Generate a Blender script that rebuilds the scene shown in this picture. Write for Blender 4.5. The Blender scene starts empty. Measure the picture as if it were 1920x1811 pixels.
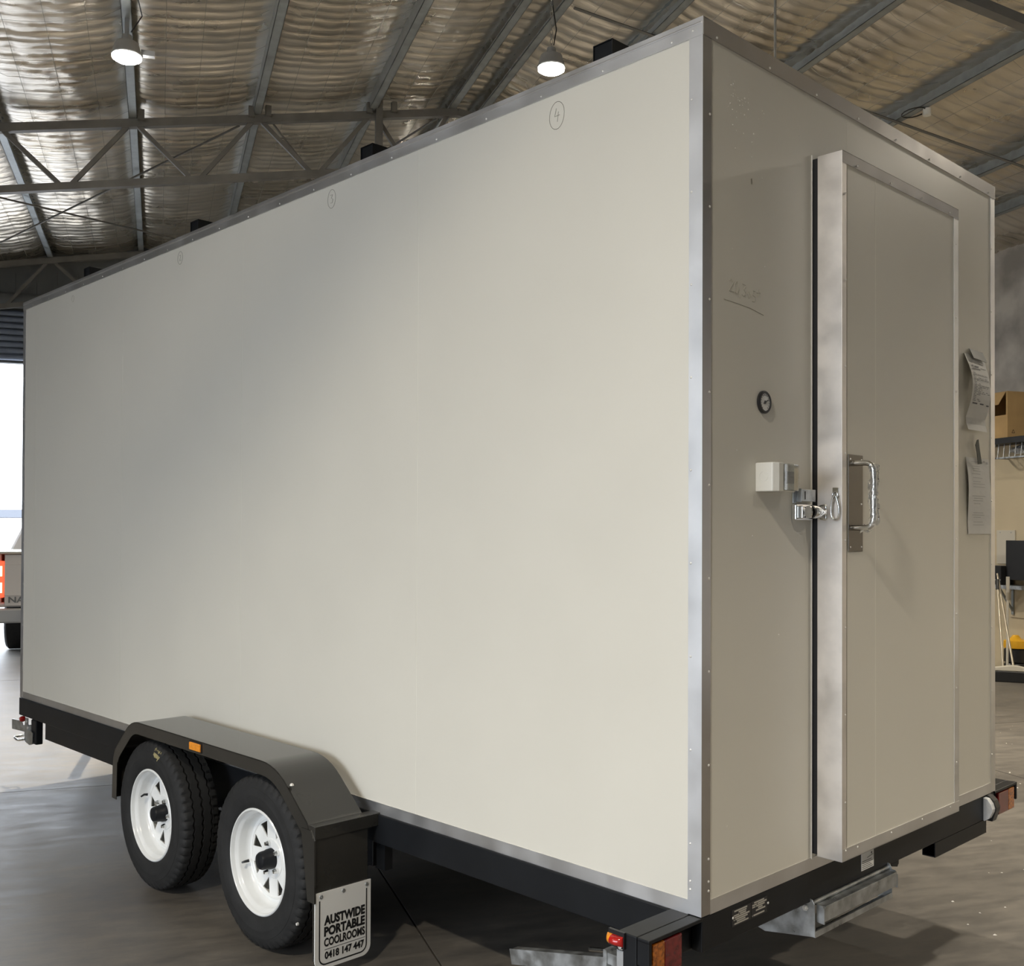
import bpy, bmesh, math, random
import numpy as np
from mathutils import Vector, Matrix

PI = math.pi
random.seed(7)
rng = np.random.RandomState(5)
SC = bpy.context.scene
COL = SC.collection

# ------------------------------------------------------------------ camera
cam_d = bpy.data.cameras.new('camera')
cam = bpy.data.objects.new('camera', cam_d)
COL.objects.link(cam)
cam_d.sensor_fit = 'HORIZONTAL'
cam_d.sensor_width = 36.0
cam_d.lens = 1959.9 * 36.0 / 1920.0
cam_d.shift_y = (971.74 - 905.5) / 1920.0
cam_d.clip_end = 400
Rr, Ru, Rf = (0.94719, -0.32064, 0.00394), (-0.00737, -0.00949, 0.99993), (0.32058, 0.94715, 0.01135)
cam.matrix_world = Matrix(((Rr[0], Ru[0], -Rf[0], 0), (Rr[1], Ru[1], -Rf[1], 0), (Rr[2], Ru[2], -Rf[2], 1.557), (0, 0, 0, 1)))
SC.camera = cam

# ------------------------------------------------------------------ world, lights, exposure
SC.view_settings.view_transform = 'Standard'
SC.view_settings.look = 'None'
SC.view_settings.exposure = 0.0
SC.view_settings.gamma = 1.0
SC.view_settings.use_curve_mapping = False
world = bpy.data.worlds.new('sky')
SC.world = world
world.use_nodes = True
bg = world.node_tree.nodes['Background']
bg.inputs[0].default_value = (0.84, 0.91, 1.0, 1)
bg.inputs[1].default_value = 8.5

def portal(name, loc, rot, sx, sy):
    l = bpy.data.lights.new(name, 'AREA')
    l.shape = 'RECTANGLE'; l.size = sx; l.size_y = sy; l.energy = 1.0
    l.cycles.is_portal = True
    o = bpy.data.objects.new(name, l); COL.objects.link(o)
    o.location = loc; o.rotation_euler = rot
    return o
# daylight enters by the far door and an added, unseen side opening
LDX, LD0, LD1, LDZ = -6.4, -4.2, 2.2, 3.5        # unseen opening added in the left wall to light the trailer side
EDY, ED0, ED1, EDZ = 15.6, -4.6, -0.6, 3.80      # opening in the far wall
portal('added_door_portal', (LDX - .15, (LD0 + LD1) / 2, LDZ / 2), (0, -PI / 2, 0), LDZ, LD1 - LD0)
portal('far_door_portal', ((ED0 + ED1) / 2, EDY + .2, EDZ / 2), (-PI / 2, 0, 0), ED1 - ED0, EDZ)

sun_d = bpy.data.lights.new('sun', 'SUN'); sun_d.energy = 6.0; sun_d.angle = .01; sun_d.color = (1, .95, .88)
sun = bpy.data.objects.new('sun', sun_d); COL.objects.link(sun)
sun.rotation_euler = Vector((.42, -.32, .85)).to_track_quat('Z', 'Y').to_euler()
# ------------------------------------------------------------------ materials
def mat(name, col, rough=0.5, metal=0.0, var=0.0, vscale=8.0, rvar=0.0, bump=0.0, bscale=60.0, stretch=(1, 1, 1),
        emit=None, spec=None, coat=0.0, trans=0.0, col2=None, ior=None):
    m = bpy.data.materials.new(name); m.use_nodes = True
    nt = m.node_tree; N = nt.nodes; L = nt.links
    b = N['Principled BSDF']
    b.inputs['Base Color'].default_value = (*col, 1)
    b.inputs['Roughness'].default_value = rough
    b.inputs['Metallic'].default_value = metal
    if spec is not None: b.inputs['Specular IOR Level'].default_value = spec
    if coat: b.inputs['Coat Weight'].default_value = coat; b.inputs['Coat Roughness'].default_value = .08
    if trans: b.inputs['Transmission Weight'].default_value = trans
    if ior: b.inputs['IOR'].default_value = ior
    if emit:
        b.inputs['Emission Color'].default_value = (*emit[:3], 1); b.inputs['Emission Strength'].default_value = emit[3]
    if var or rvar or bump:
        tc = N.new('ShaderNodeTexCoord'); mp = N.new('ShaderNodeMapping')
        mp.inputs['Scale'].default_value = stretch
        L.new(tc.outputs['Object'], mp.inputs[0])
    if var or rvar:
        nz = N.new('ShaderNodeTexNoise'); nz.inputs['Scale'].default_value = vscale; nz.inputs['Detail'].default_value = 6
        L.new(mp.outputs[0], nz.inputs['Vector'])
        if var:
            r = N.new('ShaderNodeValToRGB'); c2 = col2 or tuple(c * (1 - var) for c in col)
            r.color_ramp.elements[0].position = .35; r.color_ramp.elements[1].position = .65
            r.color_ramp.elements[0].color = (*c2, 1)
            r.color_ramp.elements[1].color = (*(min(1, c * (1 + (0 if col2 else var * .6))) for c in col), 1)
            L.new(nz.outputs['Fac'], r.inputs[0]); L.new(r.outputs[0], b.inputs['Base Color'])
        if rvar:
            mr = N.new('ShaderNodeMapRange'); mr.inputs[1].default_value = .3; mr.inputs[2].default_value = .7
            mr.inputs[3].default_value = max(.03, rough - rvar); mr.inputs[4].default_value = rough + rvar
            L.new(nz.outputs['Fac'], mr.inputs[0]); L.new(mr.outputs[0], b.inputs['Roughness'])
    if bump:
        n2 = N.new('ShaderNodeTexNoise'); n2.inputs['Scale'].default_value = bscale; n2.inputs['Detail'].default_value = 4
        L.new(mp.outputs[0], n2.inputs['Vector'])
        bp = N.new('ShaderNodeBump'); bp.inputs['Strength'].default_value = bump; bp.inputs['Distance'].default_value = .002
        L.new(n2.outputs['Fac'], bp.inputs['Height']); L.new(bp.outputs[0], b.inputs['Normal'])
    return m

M = {}
M['panel'] = mat('painted_steel_panel', (.685, .66, .585), .34, var=.015, vscale=2.5, rvar=.04, bump=.05, bscale=220)
M['core'] = mat('panel_joint_tongue', (.80, .78, .70), .5)
M['seam_dark'] = mat('joint_grey', (.30, .29, .26), .6)  # even grey of the bed showing in the floor joints
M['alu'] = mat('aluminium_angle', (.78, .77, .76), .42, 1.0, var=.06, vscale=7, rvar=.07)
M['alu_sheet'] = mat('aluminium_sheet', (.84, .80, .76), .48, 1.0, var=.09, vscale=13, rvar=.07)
M['alu_rear'] = mat('dimmed_aluminium_angle', (.56, .54, .53), .24, 1.0, var=.04, vscale=9, rvar=.02)  # smoother, darker copy of alu: dim roof reflection put into the colour
M['rivet'] = mat('rivet_steel', (.80, .78, .74), .3, .4)
M['black'] = mat('black_enamel', (.009, .010, .012), .42, var=.2, vscale=5, spec=.3)
M['guard'] = mat('black_gloss_guard', (.028, .027, .024), .26, var=.15, vscale=3, coat=.5)
M['rubber'] = mat('tyre_rubber', (.011, .011, .011), .75, var=.25, vscale=20, bump=.3, bscale=120)
M['gasket'] = mat('black_gasket', (.010, .010, .012), .5)
M['rim'] = mat('white_rim_enamel', (.80, .81, .80), .22, var=.04, vscale=12, coat=.4)
M['chrome'] = mat('bright_chrome', (.80, .80, .78), .12, 1.0, var=.1, vscale=30)
M['galv'] = mat('galvanised_steel', (.50, .52, .53), .38, .9, var=.30, vscale=22, rvar=.12)
M['purlin'] = mat('galvanised_purlin', (.34, .37, .38), .5, .55, var=.18, vscale=9, rvar=.1)
M['truss'] = mat('grey_painted_steel', (.16, .155, .145), .55, .2, var=.15, vscale=6)
M['white_plastic'] = mat('white_plastic', (.74, .73, .68), .4)
M['clear'] = mat('clear_plastic', (.72, .72, .68), .08, trans=.75, ior=1.35)
M['grey_plastic'] = mat('grey_plastic', (.12, .12, .11), .35)
M['amber'] = mat('amber_lens', (.85, .30, .02), .18, coat=.6, var=.15, vscale=90)
M['red'] = mat('red_lens', (.38, .012, .010), .15, coat=.7, var=.25, vscale=60)
M['darkamber'] = mat('dark_amber_lens', (.42, .12, .01), .18, coat=.6, var=.5, vscale=110)
M['darkred'] = mat('dark_red_lens', (.16, .012, .012), .15, coat=.7, var=.4, vscale=50)
M['lens_clear'] = mat('clear_reflector', (.80, .82, .84), .2, .2, bump=.6, bscale=260)
M['sign'] = mat('white_sign', (.80, .80, .78), .28, bump=.02)
M['ink'] = mat('black_print', (.01, .01, .012), .4)
M['pencil'] = mat('pencil_line', (.20, .185, .15), .8)
M['pencil_faint'] = mat('faint_pencil_line', (.40, .375, .31), .8)
M['paper'] = mat('paper', (.74, .73, .70), .8)
M['print'] = mat('grey_print', (.16, .16, .17), .7)
M['print_faint'] = mat('faint_print', (.48, .47, .46), .8)
M['tape'] = mat('grey_tape', (.075, .08, .068), .6)
M['plateblk'] = mat('black_plate', (.02, .02, .022), .3)
M['plate_silver'] = mat('plate_silver', (.62, .60, .55), .4, .6)
M['concrete_wall'] = mat('mottled_concrete', (.70, .68, .65), .85, var=.3, vscale=2.2, bump=.5, bscale=14, col2=(.38, .37, .36))
M['cream'] = mat('cream_board', (.56, .48, .335), .6, var=.06, vscale=2)
M['greyclad'] = mat('grey_wall_sheet', (.16, .17, .175), .6, .3, var=.12, vscale=3)
M['door_blue'] = mat('roller_curtain', (.20, .24, .32), .5, .3, var=.1)
M['wire'] = mat('wire', (.42, .41, .38), .45, .6)
M['card'] = mat('cardboard', (.52, .35, .16), .8, var=.07, vscale=6)
M['carddark'] = mat('cardboard_print', (.10, .065, .03), .8)
M['blackp'] = mat('black_plastic', (.012, .012, .013), .35)
M['yellow'] = mat('yellow_plastic', (.75, .40, .02), .4)
M['whitepole'] = mat('white_pole', (.55, .52, .45), .4)
M['steelpole'] = mat('steel_pole', (.5, .45, .36), .35, .7)
M['lampbody'] = mat('lamp_housing', (.36, .37, .38), .5, .3)
M['lamp'] = mat('lamp_lens', (1, 1, 1), .4, emit=(1.0, .96, .88, 80.0))
M['ute'] = mat('silver_car_paint', (.62, .59, .56), .4, .15, coat=.3)
M['glassdark'] = mat('dark_glass', (.05, .05, .06), .08)
M['tail_lit'] = mat('lit_brake_lens', (.9, .1, .05), .3, emit=(1.0, .10, .04, 1.3))
M['tail_core'] = mat('lit_brake_core', (1, .6, .4), .3, emit=(1.0, .62, .32, 6.0))
M['outside'] = mat('outside_concrete', (.36, .36, .37), .9, var=.1, vscale=.5)
M['farroof'] = mat('far_building', (.10, .11, .13), .8)
M['debris'] = mat('white_foam_crumbs', (.75, .72, .66), .9)
M['yellowmark'] = mat('yellow_crayon', (.34, .29, .14), .8, var=.5, vscale=60)
M['film'] = mat('plastic_film', (.8, .8, .78), .12, trans=.85, ior=1.2, bump=1.0, bscale=90)

def foil_mat():
    m = bpy.data.materials.new('foil_insulation'); m.use_nodes = True
    nt = m.node_tree; N = nt.nodes; L = nt.links; b = N['Principled BSDF']
    b.inputs['Metallic'].default_value = .90
    tc = N.new('ShaderNodeTexCoord')
    n1 = N.new('ShaderNodeTexNoise'); n1.inputs['Scale'].default_value = 1.1; n1.inputs['Detail'].default_value = 5
    L.new(tc.outputs['Object'], n1.inputs['Vector'])
    r = N.new('ShaderNodeValToRGB'); r.color_ramp.elements[0].position = .32; r.color_ramp.elements[1].position = .7
    r.color_ramp.elements[0].color = (.66, .60, .50, 1); r.color_ramp.elements[1].color = (.86, .82, .75, 1)
    L.new(n1.outputs['Fac'], r.inputs[0]); L.new(r.outputs[0], b.inputs['Base Color'])
    mp = N.new('ShaderNodeMapping'); mp.inputs['Scale'].default_value = (3.5, 28, 3.5)
    L.new(tc.outputs['Object'], mp.inputs[0])
    n2 = N.new('ShaderNodeTexNoise'); n2.inputs['Scale'].default_value = 1.0; n2.inputs['Detail'].default_value = 7; n2.inputs['Roughness'].default_value = .65
    L.new(mp.outputs[0], n2.inputs['Vector'])
    bp = N.new('ShaderNodeBump'); bp.inputs['Strength'].default_value = .42; bp.inputs['Distance'].default_value = .012
    L.new(n2.outputs['Fac'], bp.inputs['Height']); L.new(bp.outputs[0], b.inputs['Normal'])
    mr = N.new('ShaderNodeMapRange'); mr.inputs[1].default_value = .3; mr.inputs[2].default_value = .7
    mr.inputs[3].default_value = .22; mr.inputs[4].default_value = .36
    L.new(n1.outputs['Fac'], mr.inputs[0]); L.new(mr.outputs[0], b.inputs['Roughness'])
    return m
M['foil'] = foil_mat()

def floor_mat():
    m = bpy.data.materials.new('worn_concrete_floor'); m.use_nodes = True
    nt = m.node_tree; N = nt.nodes; L = nt.links; b = N['Principled BSDF']
    tc = N.new('ShaderNodeTexCoord')
    def noise(scale, det, st=(1, 1, 1), rough=.6):
        mp = N.new('ShaderNodeMapping'); mp.inputs['Scale'].default_value = st
        L.new(tc.outputs['Object'], mp.inputs[0])
        n = N.new('ShaderNodeTexNoise'); n.inputs['Scale'].default_value = scale; n.inputs['Detail'].default_value = det
        n.inputs['Roughness'].default_value = rough
        L.new(mp.outputs[0], n.inputs['Vector']); return n
    a = noise(.9, 8); c = noise(3.4, 10, (1.0, 3.2, 1), .78)
    r1 = N.new('ShaderNodeValToRGB'); r1.color_ramp.elements[0].position = .3; r1.color_ramp.elements[1].position = .7
    r1.color_ramp.elements[0].color = (.100, .091, .079, 1); r1.color_ramp.elements[1].color = (.185, .170, .147, 1)
    L.new(a.outputs['Fac'], r1.inputs[0])
    r2 = N.new('ShaderNodeValToRGB'); r2.color_ramp.elements[0].position = .35; r2.color_ramp.elements[1].position = .72
    r2.color_ramp.elements[0].color = (.52, .53, .56, 1); r2.color_ramp.elements[1].color = (1.25, 1.22, 1.18, 1)
    L.new(c.outputs['Fac'], r2.inputs[0])
    mx = N.new('ShaderNodeMix'); mx.data_type = 'RGBA'; mx.blend_type = 'MULTIPLY'; mx.inputs[0].default_value = .9
    L.new(r1.outputs[0], mx.inputs[6]); L.new(r2.outputs[0], mx.inputs[7]); L.new(mx.outputs[2], b.inputs['Base Color'])
    mr = N.new('ShaderNodeMapRange'); mr.inputs[1].default_value = .3; mr.inputs[2].default_value = .7
    mr.inputs[3].default_value = .42; mr.inputs[4].default_value = .62
    L.new(c.outputs['Fac'], mr.inputs[0]); L.new(mr.outputs[0], b.inputs['Roughness'])
    bp = N.new('ShaderNodeBump'); bp.inputs['Strength'].default_value = .25; bp.inputs['Distance'].default_value = .004
    L.new(c.outputs['Fac'], bp.inputs['Height']); L.new(bp.outputs[0], b.inputs['Normal'])
    return m
M['floor'] = floor_mat()

# ------------------------------------------------------------------ mesh helpers
class MB:
    def __init__(s): s.v = []; s.f = []
    def add(s, v, f):
        n = len(s.v); s.v += [tuple(p) for p in v]; s.f += [tuple(i + n for i in q) for q in f]; return s
    def box(s, x0, x1, y0, y1, z0, z1):
        v = [(x, y, z) for x in (x0, x1) for y in (y0, y1) for z in (z0, z1)]
        return s.add(v, [(0, 1, 3, 2), (4, 6, 7, 5), (0, 4, 5, 1), (2, 3, 7, 6), (0, 2, 6, 4), (1, 5, 7, 3)])
    def prism(s, poly, axis, a, b):
        # poly: 2-D outline in the two other axes (cyclic order x,y,z without axis)
        n = len(poly)
        def p3(p, t):
            if axis == 0: return (t, p[0], p[1])
            if axis == 1: return (p[0], t, p[1])
            return (p[0], p[1], t)
        v = [p3(p, a) for p in poly] + [p3(p, b) for p in poly]
        f = [tuple(range(n - 1, -1, -1)), tuple(range(n, 2 * n))] + [(i, (i + 1) % n, n + (i + 1) % n, n + i) for i in range(n)]
        return s.add(v, f)
    def tube(s, pts, r, n=8, closed=False, cap=True):
        pts = [Vector(p) for p in pts]; rings = []; m = len(pts)
        up = None
        for i, p in enumerate(pts):
            if closed: t = (pts[(i + 1) % m] - pts[i - 1]).normalized()
            elif i == 0: t = (pts[1] - p).normalized()
            elif i == m - 1: t = (p - pts[-2]).normalized()
            else: t = ((pts[i + 1] - p).normalized() + (p - pts[i - 1]).normalized()).normalized()
            if up is None:
                up = Vector((0, 0, 1)) if abs(t.z) < .9 else Vector((1, 0, 0))
            a = t.cross(up).normalized(); up = a.cross(t).normalized()
            rr = r[i] if isinstance(r, (list, tuple)) else r
            rings.append([p + (a * math.cos(2 * PI * k / n) + up * math.sin(2 * PI * k / n)) * rr for k in range(n)])
        v = [q for g in rings for q in g]; f = []
        for i in range(m - (0 if closed else 1)):
            j = (i + 1) % m
            for k in range(n):
                f.append((i * n + k, i * n + (k + 1) % n, j * n + (k + 1) % n, j * n + k))
        if cap and not closed: f += [tuple(range(n - 1, -1, -1)), tuple(range((m - 1) * n, m * n))]
        return s.add(v, f)
    def lathe(s, prof, axis=1, c=(0, 0, 0), n=48, closed=False):
        # prof: (along axis, radius)
        v = []; f = []; m = len(prof)
        for k in range(n):
            a = 2 * PI * k / n; ca, sa = math.cos(a), math.sin(a)
            for (t, r) in prof:
                if axis == 1: p = (r * ca, t, r * sa)
                elif axis == 0: p = (t, r * ca, r * sa)
                else: p = (r * ca, r * sa, t)
                v.append((p[0] + c[0], p[1] + c[1], p[2] + c[2]))
        mm = m if closed else m - 1
        for k in range(n):
            k2 = (k + 1) % n
            for i in range(mm):
                j = (i + 1) % m
                f.append((k * m + i, k * m + j, k2 * m + j, k2 * m + i))
        return s.add(v, f)
    def bar(s, a, b, w, h=None):
        a = Vector(a); b = Vector(b); h = h or w; t = (b - a).normalized()
        up = Vector((0, 0, 1)) if abs(t.z) < .9 else Vector((0, 1, 0))
        x = t.cross(up).normalized() * (w / 2); y = x.cross(t).normalized() * (h / 2)
        v = [p + i * x + j * y for p in (a, b) for (i, j) in ((-1, -1), (1, -1), (1, 1), (-1, 1))]
        return s.add(v, [(3, 2, 1, 0), (4, 5, 6, 7), (0, 1, 5, 4), (1, 2, 6, 5), (2, 3, 7, 6), (3, 0, 4, 7)])

def obj(name, mb, m, parent=None, bevel=0, smooth=None, label=None, seg=2, kind=None, loc=None):
    me = bpy.data.meshes.new(name)
    me.from_pydata(mb.v, [], mb.f)
    bm = bmesh.new(); bm.from_mesh(me); bmesh.ops.recalc_face_normals(bm, faces=bm.faces)
    if smooth:
        for f in bm.faces: f.smooth = True
        for e in bm.edges:
            if len(e.link_faces) == 2 and e.calc_face_angle(0) > math.radians(smooth): e.smooth = False
    bm.to_mesh(me); bm.free()
    me.materials.append(M[m] if isinstance(m, str) else m)
    o = bpy.data.objects.new(name, me); COL.objects.link(o)
    if parent: o.parent = parent
    if loc: o.location = loc
    if bevel:
        b = o.modifiers.new('bevel', 'BEVEL'); b.width = bevel; b.segments = seg; b.limit_method = 'ANGLE'
        b.harden_normals = False
    if label: o['label'] = label
    if kind: o['kind'] = kind
    return o

def tag(o, label, cat, group=None):
    o['label'] = label; o['category'] = cat
    if group: o['group'] = group
    return o

def empty(name, loc, rz=0, parent=None):
    o = bpy.data.objects.new(name, None); COL.objects.link(o)
    o.location = loc; o.rotation_euler = (0, 0, rz); o.empty_display_size = .2
    if parent: o.parent = parent
    return o

def struct(name, mb, m, **k):
    return obj(name, mb, m, kind='structure', **k)

def text_mesh(body, size, thick=.0006, offset=.0, sx=1.0, align='CENTER'):
    cu = bpy.data.curves.new('text', 'FONT'); cu.body = body; cu.size = size; cu.extrude = thick; cu.offset = offset
    cu.align_x = align; cu.resolution_u = 3
    o = bpy.data.objects.new('t', cu); COL.objects.link(o)
    dg = bpy.context.evaluated_depsgraph_get()
    me = bpy.data.meshes.new_from_object(o.evaluated_get(dg))
    vs = [(v.co.x * sx, v.co.y, v.co.z) for v in me.vertices]; fs = [tuple(p.vertices) for p in me.polygons]
    bpy.data.objects.remove(o); bpy.data.curves.remove(cu); bpy.data.meshes.remove(me)
    return vs, fs

def put(vs, fs, o, ux, uy):
    # place flat geometry: origin o, axes ux and uy
    o = Vector(o); ux = Vector(ux); uy = Vector(uy); n = ux.cross(uy).normalized()
    m = MB(); m.add([o + ux * v[0] + uy * v[1] + n * v[2] for v in vs], fs); return m

def arc(cx, cy, r, a0, a1, n=6):
    return [(cx + r * math.cos(a0 + (a1 - a0) * i / n), cy + r * math.sin(a0 + (a1 - a0) * i / n)) for i in range(n + 1)]

def fillet(path, rad, n=5):
    out = [path[0]]
    for i in range(1, len(path) - 1):
        p = Vector(path[i]); a = Vector(path[i - 1]) - p; b = Vector(path[i + 1]) - p
        r = rad[i] if isinstance(rad, (list, tuple)) else rad
        d = min(r, a.length * .45, b.length * .45)
        if d <= 0: out.append(tuple(p)); continue
        p0 = p + a.normalized() * d; p1 = p + b.normalized() * d
        for k in range(n + 1):
            t = k / n; q = p0 * (1 - t) ** 2 + p * 2 * t * (1 - t) + p1 * t ** 2
            out.append(tuple(q))
    out.append(path[-1]); return out

# ------------------------------------------------------------------ shed shell
XR, XRIDGE, XL = 9.5, 2.90, -6.4
Y0, Y1 = -5.0, 15.6
SL = .165
def hbot(x):      # underside of the purlins
    return 1.557 + (3.876 + SL * x if x <= XRIDGE else 4.8345 - SL * x)
PD = .15          # purlin depth

# floor slabs, with open joints between them
fb = MB().box(XL - .1, XR + .2, Y0 - .2, Y1 + .05, -.30, -.05)
floor = struct('floor', fb, 'seam_dark')
xs = [XL - .1, -2.2, .97, 5.2, XR + .2]; ys = [Y0 - .2, 1.81, 6.81, 11.8, Y1 + .05]
g = .004
for i in range(4):
    for j in range(4):
        b = MB().box(xs[i] + g, xs[i + 1] - g, ys[j] + g, ys[j + 1] - g, -.05, 0)
        obj('floor_slab', b, 'floor', floor)

# outside ground and a far building seen through the door
struct('ground_outside', MB().box(-60, 40, Y1 + .05, 90, -.30, -.02).box(-60, XL - .1, -30, Y1 + .05, -.30, -.02), 'outside')
fbld = empty('far_building', (-4.5, 32, 0))
tag(fbld, 'distant flat-roofed carport in the glare beyond the open door', 'building')
obj('roof', MB().box(-2.6, 3.0, 0, 3.5, 1.86, 2.08), 'farroof', fbld)
for px in (-2.4, 2.6):
    obj('post', MB().box(px - .05, px + .05, 3.0, 3.1, -.02, 1.86), 'farroof', fbld)

# walls
wr = struct('wall_right', MB().box(XR, XR + .18, Y0, Y1, 0, 5.02), 'concrete_wall')
# far wall with door opening
def hfoil(x): return hbot(x) + PD
def gable(y0, y1, holes, name):
    mb = MB()
    (hx0, hx1, hz) = holes
    def seg(a, b, z0):
        pts = [(a, z0), (b, z0), (b, hfoil(b))]
        if a < XRIDGE < b: pts.append((XRIDGE, hfoil(XRIDGE)))
        pts.append((a, hfoil(a)))
        mb.prism(pts, 1, y0, y1)
    if hx1 > hx0:
        seg(XL, hx0, 0); seg(hx0, hx1, hz); seg(hx1, XR, 0)
    else: seg(XL, XR, 0)
    return struct(name, mb, 'greyclad')
wf = gable(Y1, Y1 + .12, (ED0, ED1, EDZ), 'wall_far')
rib = MB()
for k in range(58):
    x = XL + .1 + k * .26
    if x < XR - .1 and not (ED0 - .1 < x < ED1 + .1):
        rib.box(x - .02, x + .02, Y1 - .02, Y1, 0, hfoil(x) - .25)
    elif ED0 - .1 < x < ED1 + .1: rib.box(x - .02, x + .02, Y1 - .02, Y1, EDZ + .85, hfoil(x) - .25)
obj('cladding_ribs', rib, 'greyclad', wf, kind='stuff')
gable(Y0 - .12, Y0, (0, 0, 0), 'wall_back')
# roller door rolled up over the far opening
dr = struct('door_1', MB().box(ED0 - .06, ED0, Y1 - .08, Y1, 0, EDZ + .6).box(ED1, ED1 + .06, Y1 - .08, Y1, 0, EDZ + .6), 'purlin')
for k in range(8):
    z = EDZ + .03 + k * .085
    obj('slat', MB().prism(arc(Y1 - .05, z + .04, .04, PI / 2, 3 * PI / 2, 5), 0, ED0, ED1), 'door_blue', dr)
obj('roller_drum', MB().lathe([(ED0, .0), (ED0, .10), (ED1, .10), (ED1, .0)], 0, (0, Y1 - .14, EDZ + .82), 20), 'greyclad', dr, smooth=40)
# left wall with the added side opening for daylight
lw = MB()
HL = hfoil(XL) - .01
lw.box(XL - .12, XL, Y0, LD0, 0, HL).box(XL - .12, XL, LD1, Y1, 0, HL).box(XL - .12, XL, LD0, LD1, LDZ, HL)
struct('wall_left', lw, 'greyclad')
d2 = struct('added_side_door', MB().box(XL, XL + .06, LD0 - .06, LD0, 0, LDZ + .1).box(XL, XL + .06, LD1, LD1 + .06, 0, LDZ + .1), 'purlin')  # frame of the added door, never in view
obj('roller_drum', MB().lathe([(LD0, 0), (LD0, .16), (LD1, .16), (LD1, 0)], 1, (XL + .2, 0, LDZ + .12), 20), 'door_blue', d2, smooth=40)

# foil ceiling: crumpled insulation blanket sagging between the purlins
PX_L = [2.84, 2.01, .88, -.252, -1.40, -2.55, -3.7, -4.85, -6.0]
PX_R = [3.14, 3.94, 5.23, 6.42, 7.75, 8.56]
def vnoise(n, m, cells_u, cells_v, seed):
    r = np.random.RandomState(seed); gtab = r.rand(cells_u + 2, cells_v + 2)
    u = np.linspace(0, cells_u, n)[:, None]; v = np.linspace(0, cells_v, m)[None, :]
    iu = np.minimum(u.astype(int), cells_u - 1 + 0); iv = np.minimum(v.astype(int), cells_v - 1)
    fu = u - iu; fv = v - iv; fu = fu * fu * (3 - 2 * fu); fv = fv * fv * (3 - 2 * fv)
    iu = np.broadcast_to(iu, (n, m)); iv = np.broadcast_to(iv, (n, m))
    return (gtab[iu, iv] * (1 - fu) * (1 - fv) + gtab[iu + 1, iv] * fu * (1 - fv) + gtab[iu, iv + 1] * (1 - fu) * fv + gtab[iu + 1, iv + 1] * fu * fv)
def foil(xa, xb, purl, seed, parent, ya=1.6):
    T = .140
    n = int(abs(xb - xa) / .042); yb = Y1; m = int((yb - ya) / .021)
    X = np.linspace(xa, xb, n)[:, None] + np.zeros((1, m)); Y = np.linspace(ya, yb, m)[None, :] + np.zeros((n, 1))
    base = np.where(X <= XRIDGE, 1.557 + 3.876 + SL * X, 1.557 + 4.8345 - SL * X) + PD + .012
    P = np.sort(np.array(list(purl) + [min(xa, xb) - .4, max(xa, xb) + .4]))
    idx = np.clip(np.searchsorted(P, X[:, 0]) - 1, 0, len(P) - 2)
    t = (X[:, 0] - P[idx]) / (P[idx + 1] - P[idx])
    sag = (1 - (2 * t - 1) ** 2) ** .6
    sag = sag[:, None]
    big = vnoise(n, m, 10, 14, seed)
    wob = (vnoise(n, m, int(abs(xb - xa) * 2.2), int((yb - ya) * 3), seed + 1) - .5)
    wob2 = (vnoise(n, m, int(abs(xb - xa) * 9), int((yb - ya) * 6), seed + 2) - .5)
    ph = (Y + .05 * wob + .012 * wob2) / T
    amp = .013 + .022 * vnoise(n, m, int(abs(xb - xa) * 1.2), int((yb - ya) * 5), seed + 3)
    pil = np.abs(np.sin(PI * ph)) ** .45
    # pillowing between the mesh wires running along the shed
    cross = .008 * np.abs(np.sin(PI * t * 4))[:, None] ** .7
    fine = (vnoise(n, m, int(abs(xb - xa) * 16), int((yb - ya) * 22), seed + 4) - .5) * .010
    Z = base - (.055 + .03 * big) * sag - amp * pil * (.35 + .65 * sag) - cross + fine * (.4 + big) * (0.3 + 0.7 * sag)
    co = np.stack([X, Y, Z], -1).reshape(-1, 3)
    ii = np.arange(n * m).reshape(n, m)
    q = np.stack([ii[:-1, :-1], ii[:-1, 1:], ii[1:, 1:], ii[1:, :-1]], -1).reshape(-1, 4)
    if xb > xa: q = q[:, ::-1]
    # faces should look down
    me = bpy.data.meshes.new('foil_blanket')
    me.vertices.add(len(co)); me.vertices.foreach_set('co', co.astype(np.float32).ravel())
    me.loops.add(q.size); me.loops.foreach_set('vertex_index', q.astype(np.int32).ravel())
    me.polygons.add(len(q)); me.polygons.foreach_set('loop_start', np.arange(0, q.size, 4, dtype=np.int32))
    me.polygons.foreach_set('loop_total', np.full(len(q), 4, dtype=np.int32))
    me.polygons.foreach_set('use_smooth', np.ones(len(q), dtype=bool))
    me.update(calc_edges=True); me.validate()
    me.materials.append(M['foil'])
    o = bpy.data.objects.new('foil_blanket', me); COL.objects.link(o); o.parent = parent
    return o
cm = MB()
def roofsheet(xa, xb, t0, t1, ya, yb, mb):
    za0 = hbot(xa) + PD
    zb0 = hbot(xb) + PD
    v = [(xa, ya, za0 + t0), (xb, ya, zb0 + t0), (xb, yb, zb0 + t0), (xa, yb, za0 + t0),
         (xa, ya, za0 + t1), (xb, ya, zb0 + t1), (xb, yb, zb0 + t1), (xa, yb, za0 + t1)]
    mb.add(v, [(0, 1, 2, 3), (7, 6, 5, 4), (0, 4, 5, 1), (1, 5, 6, 2), (2, 6, 7, 3), (3, 7, 4, 0)])
roofsheet(XL - .1, XRIDGE, .03, .07, Y0 - .12, Y1 + .2, cm); roofsheet(XRIDGE, XR + .2, .03, .07, Y0 - .12, Y1 + .2, cm)
ceil = struct('ceiling', cm, 'foil')
foil(XRIDGE + .02, XL + .02, PX_L, 11, ceil)
foil(XRIDGE - .02, XR, PX_R, 37, ceil)
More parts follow.
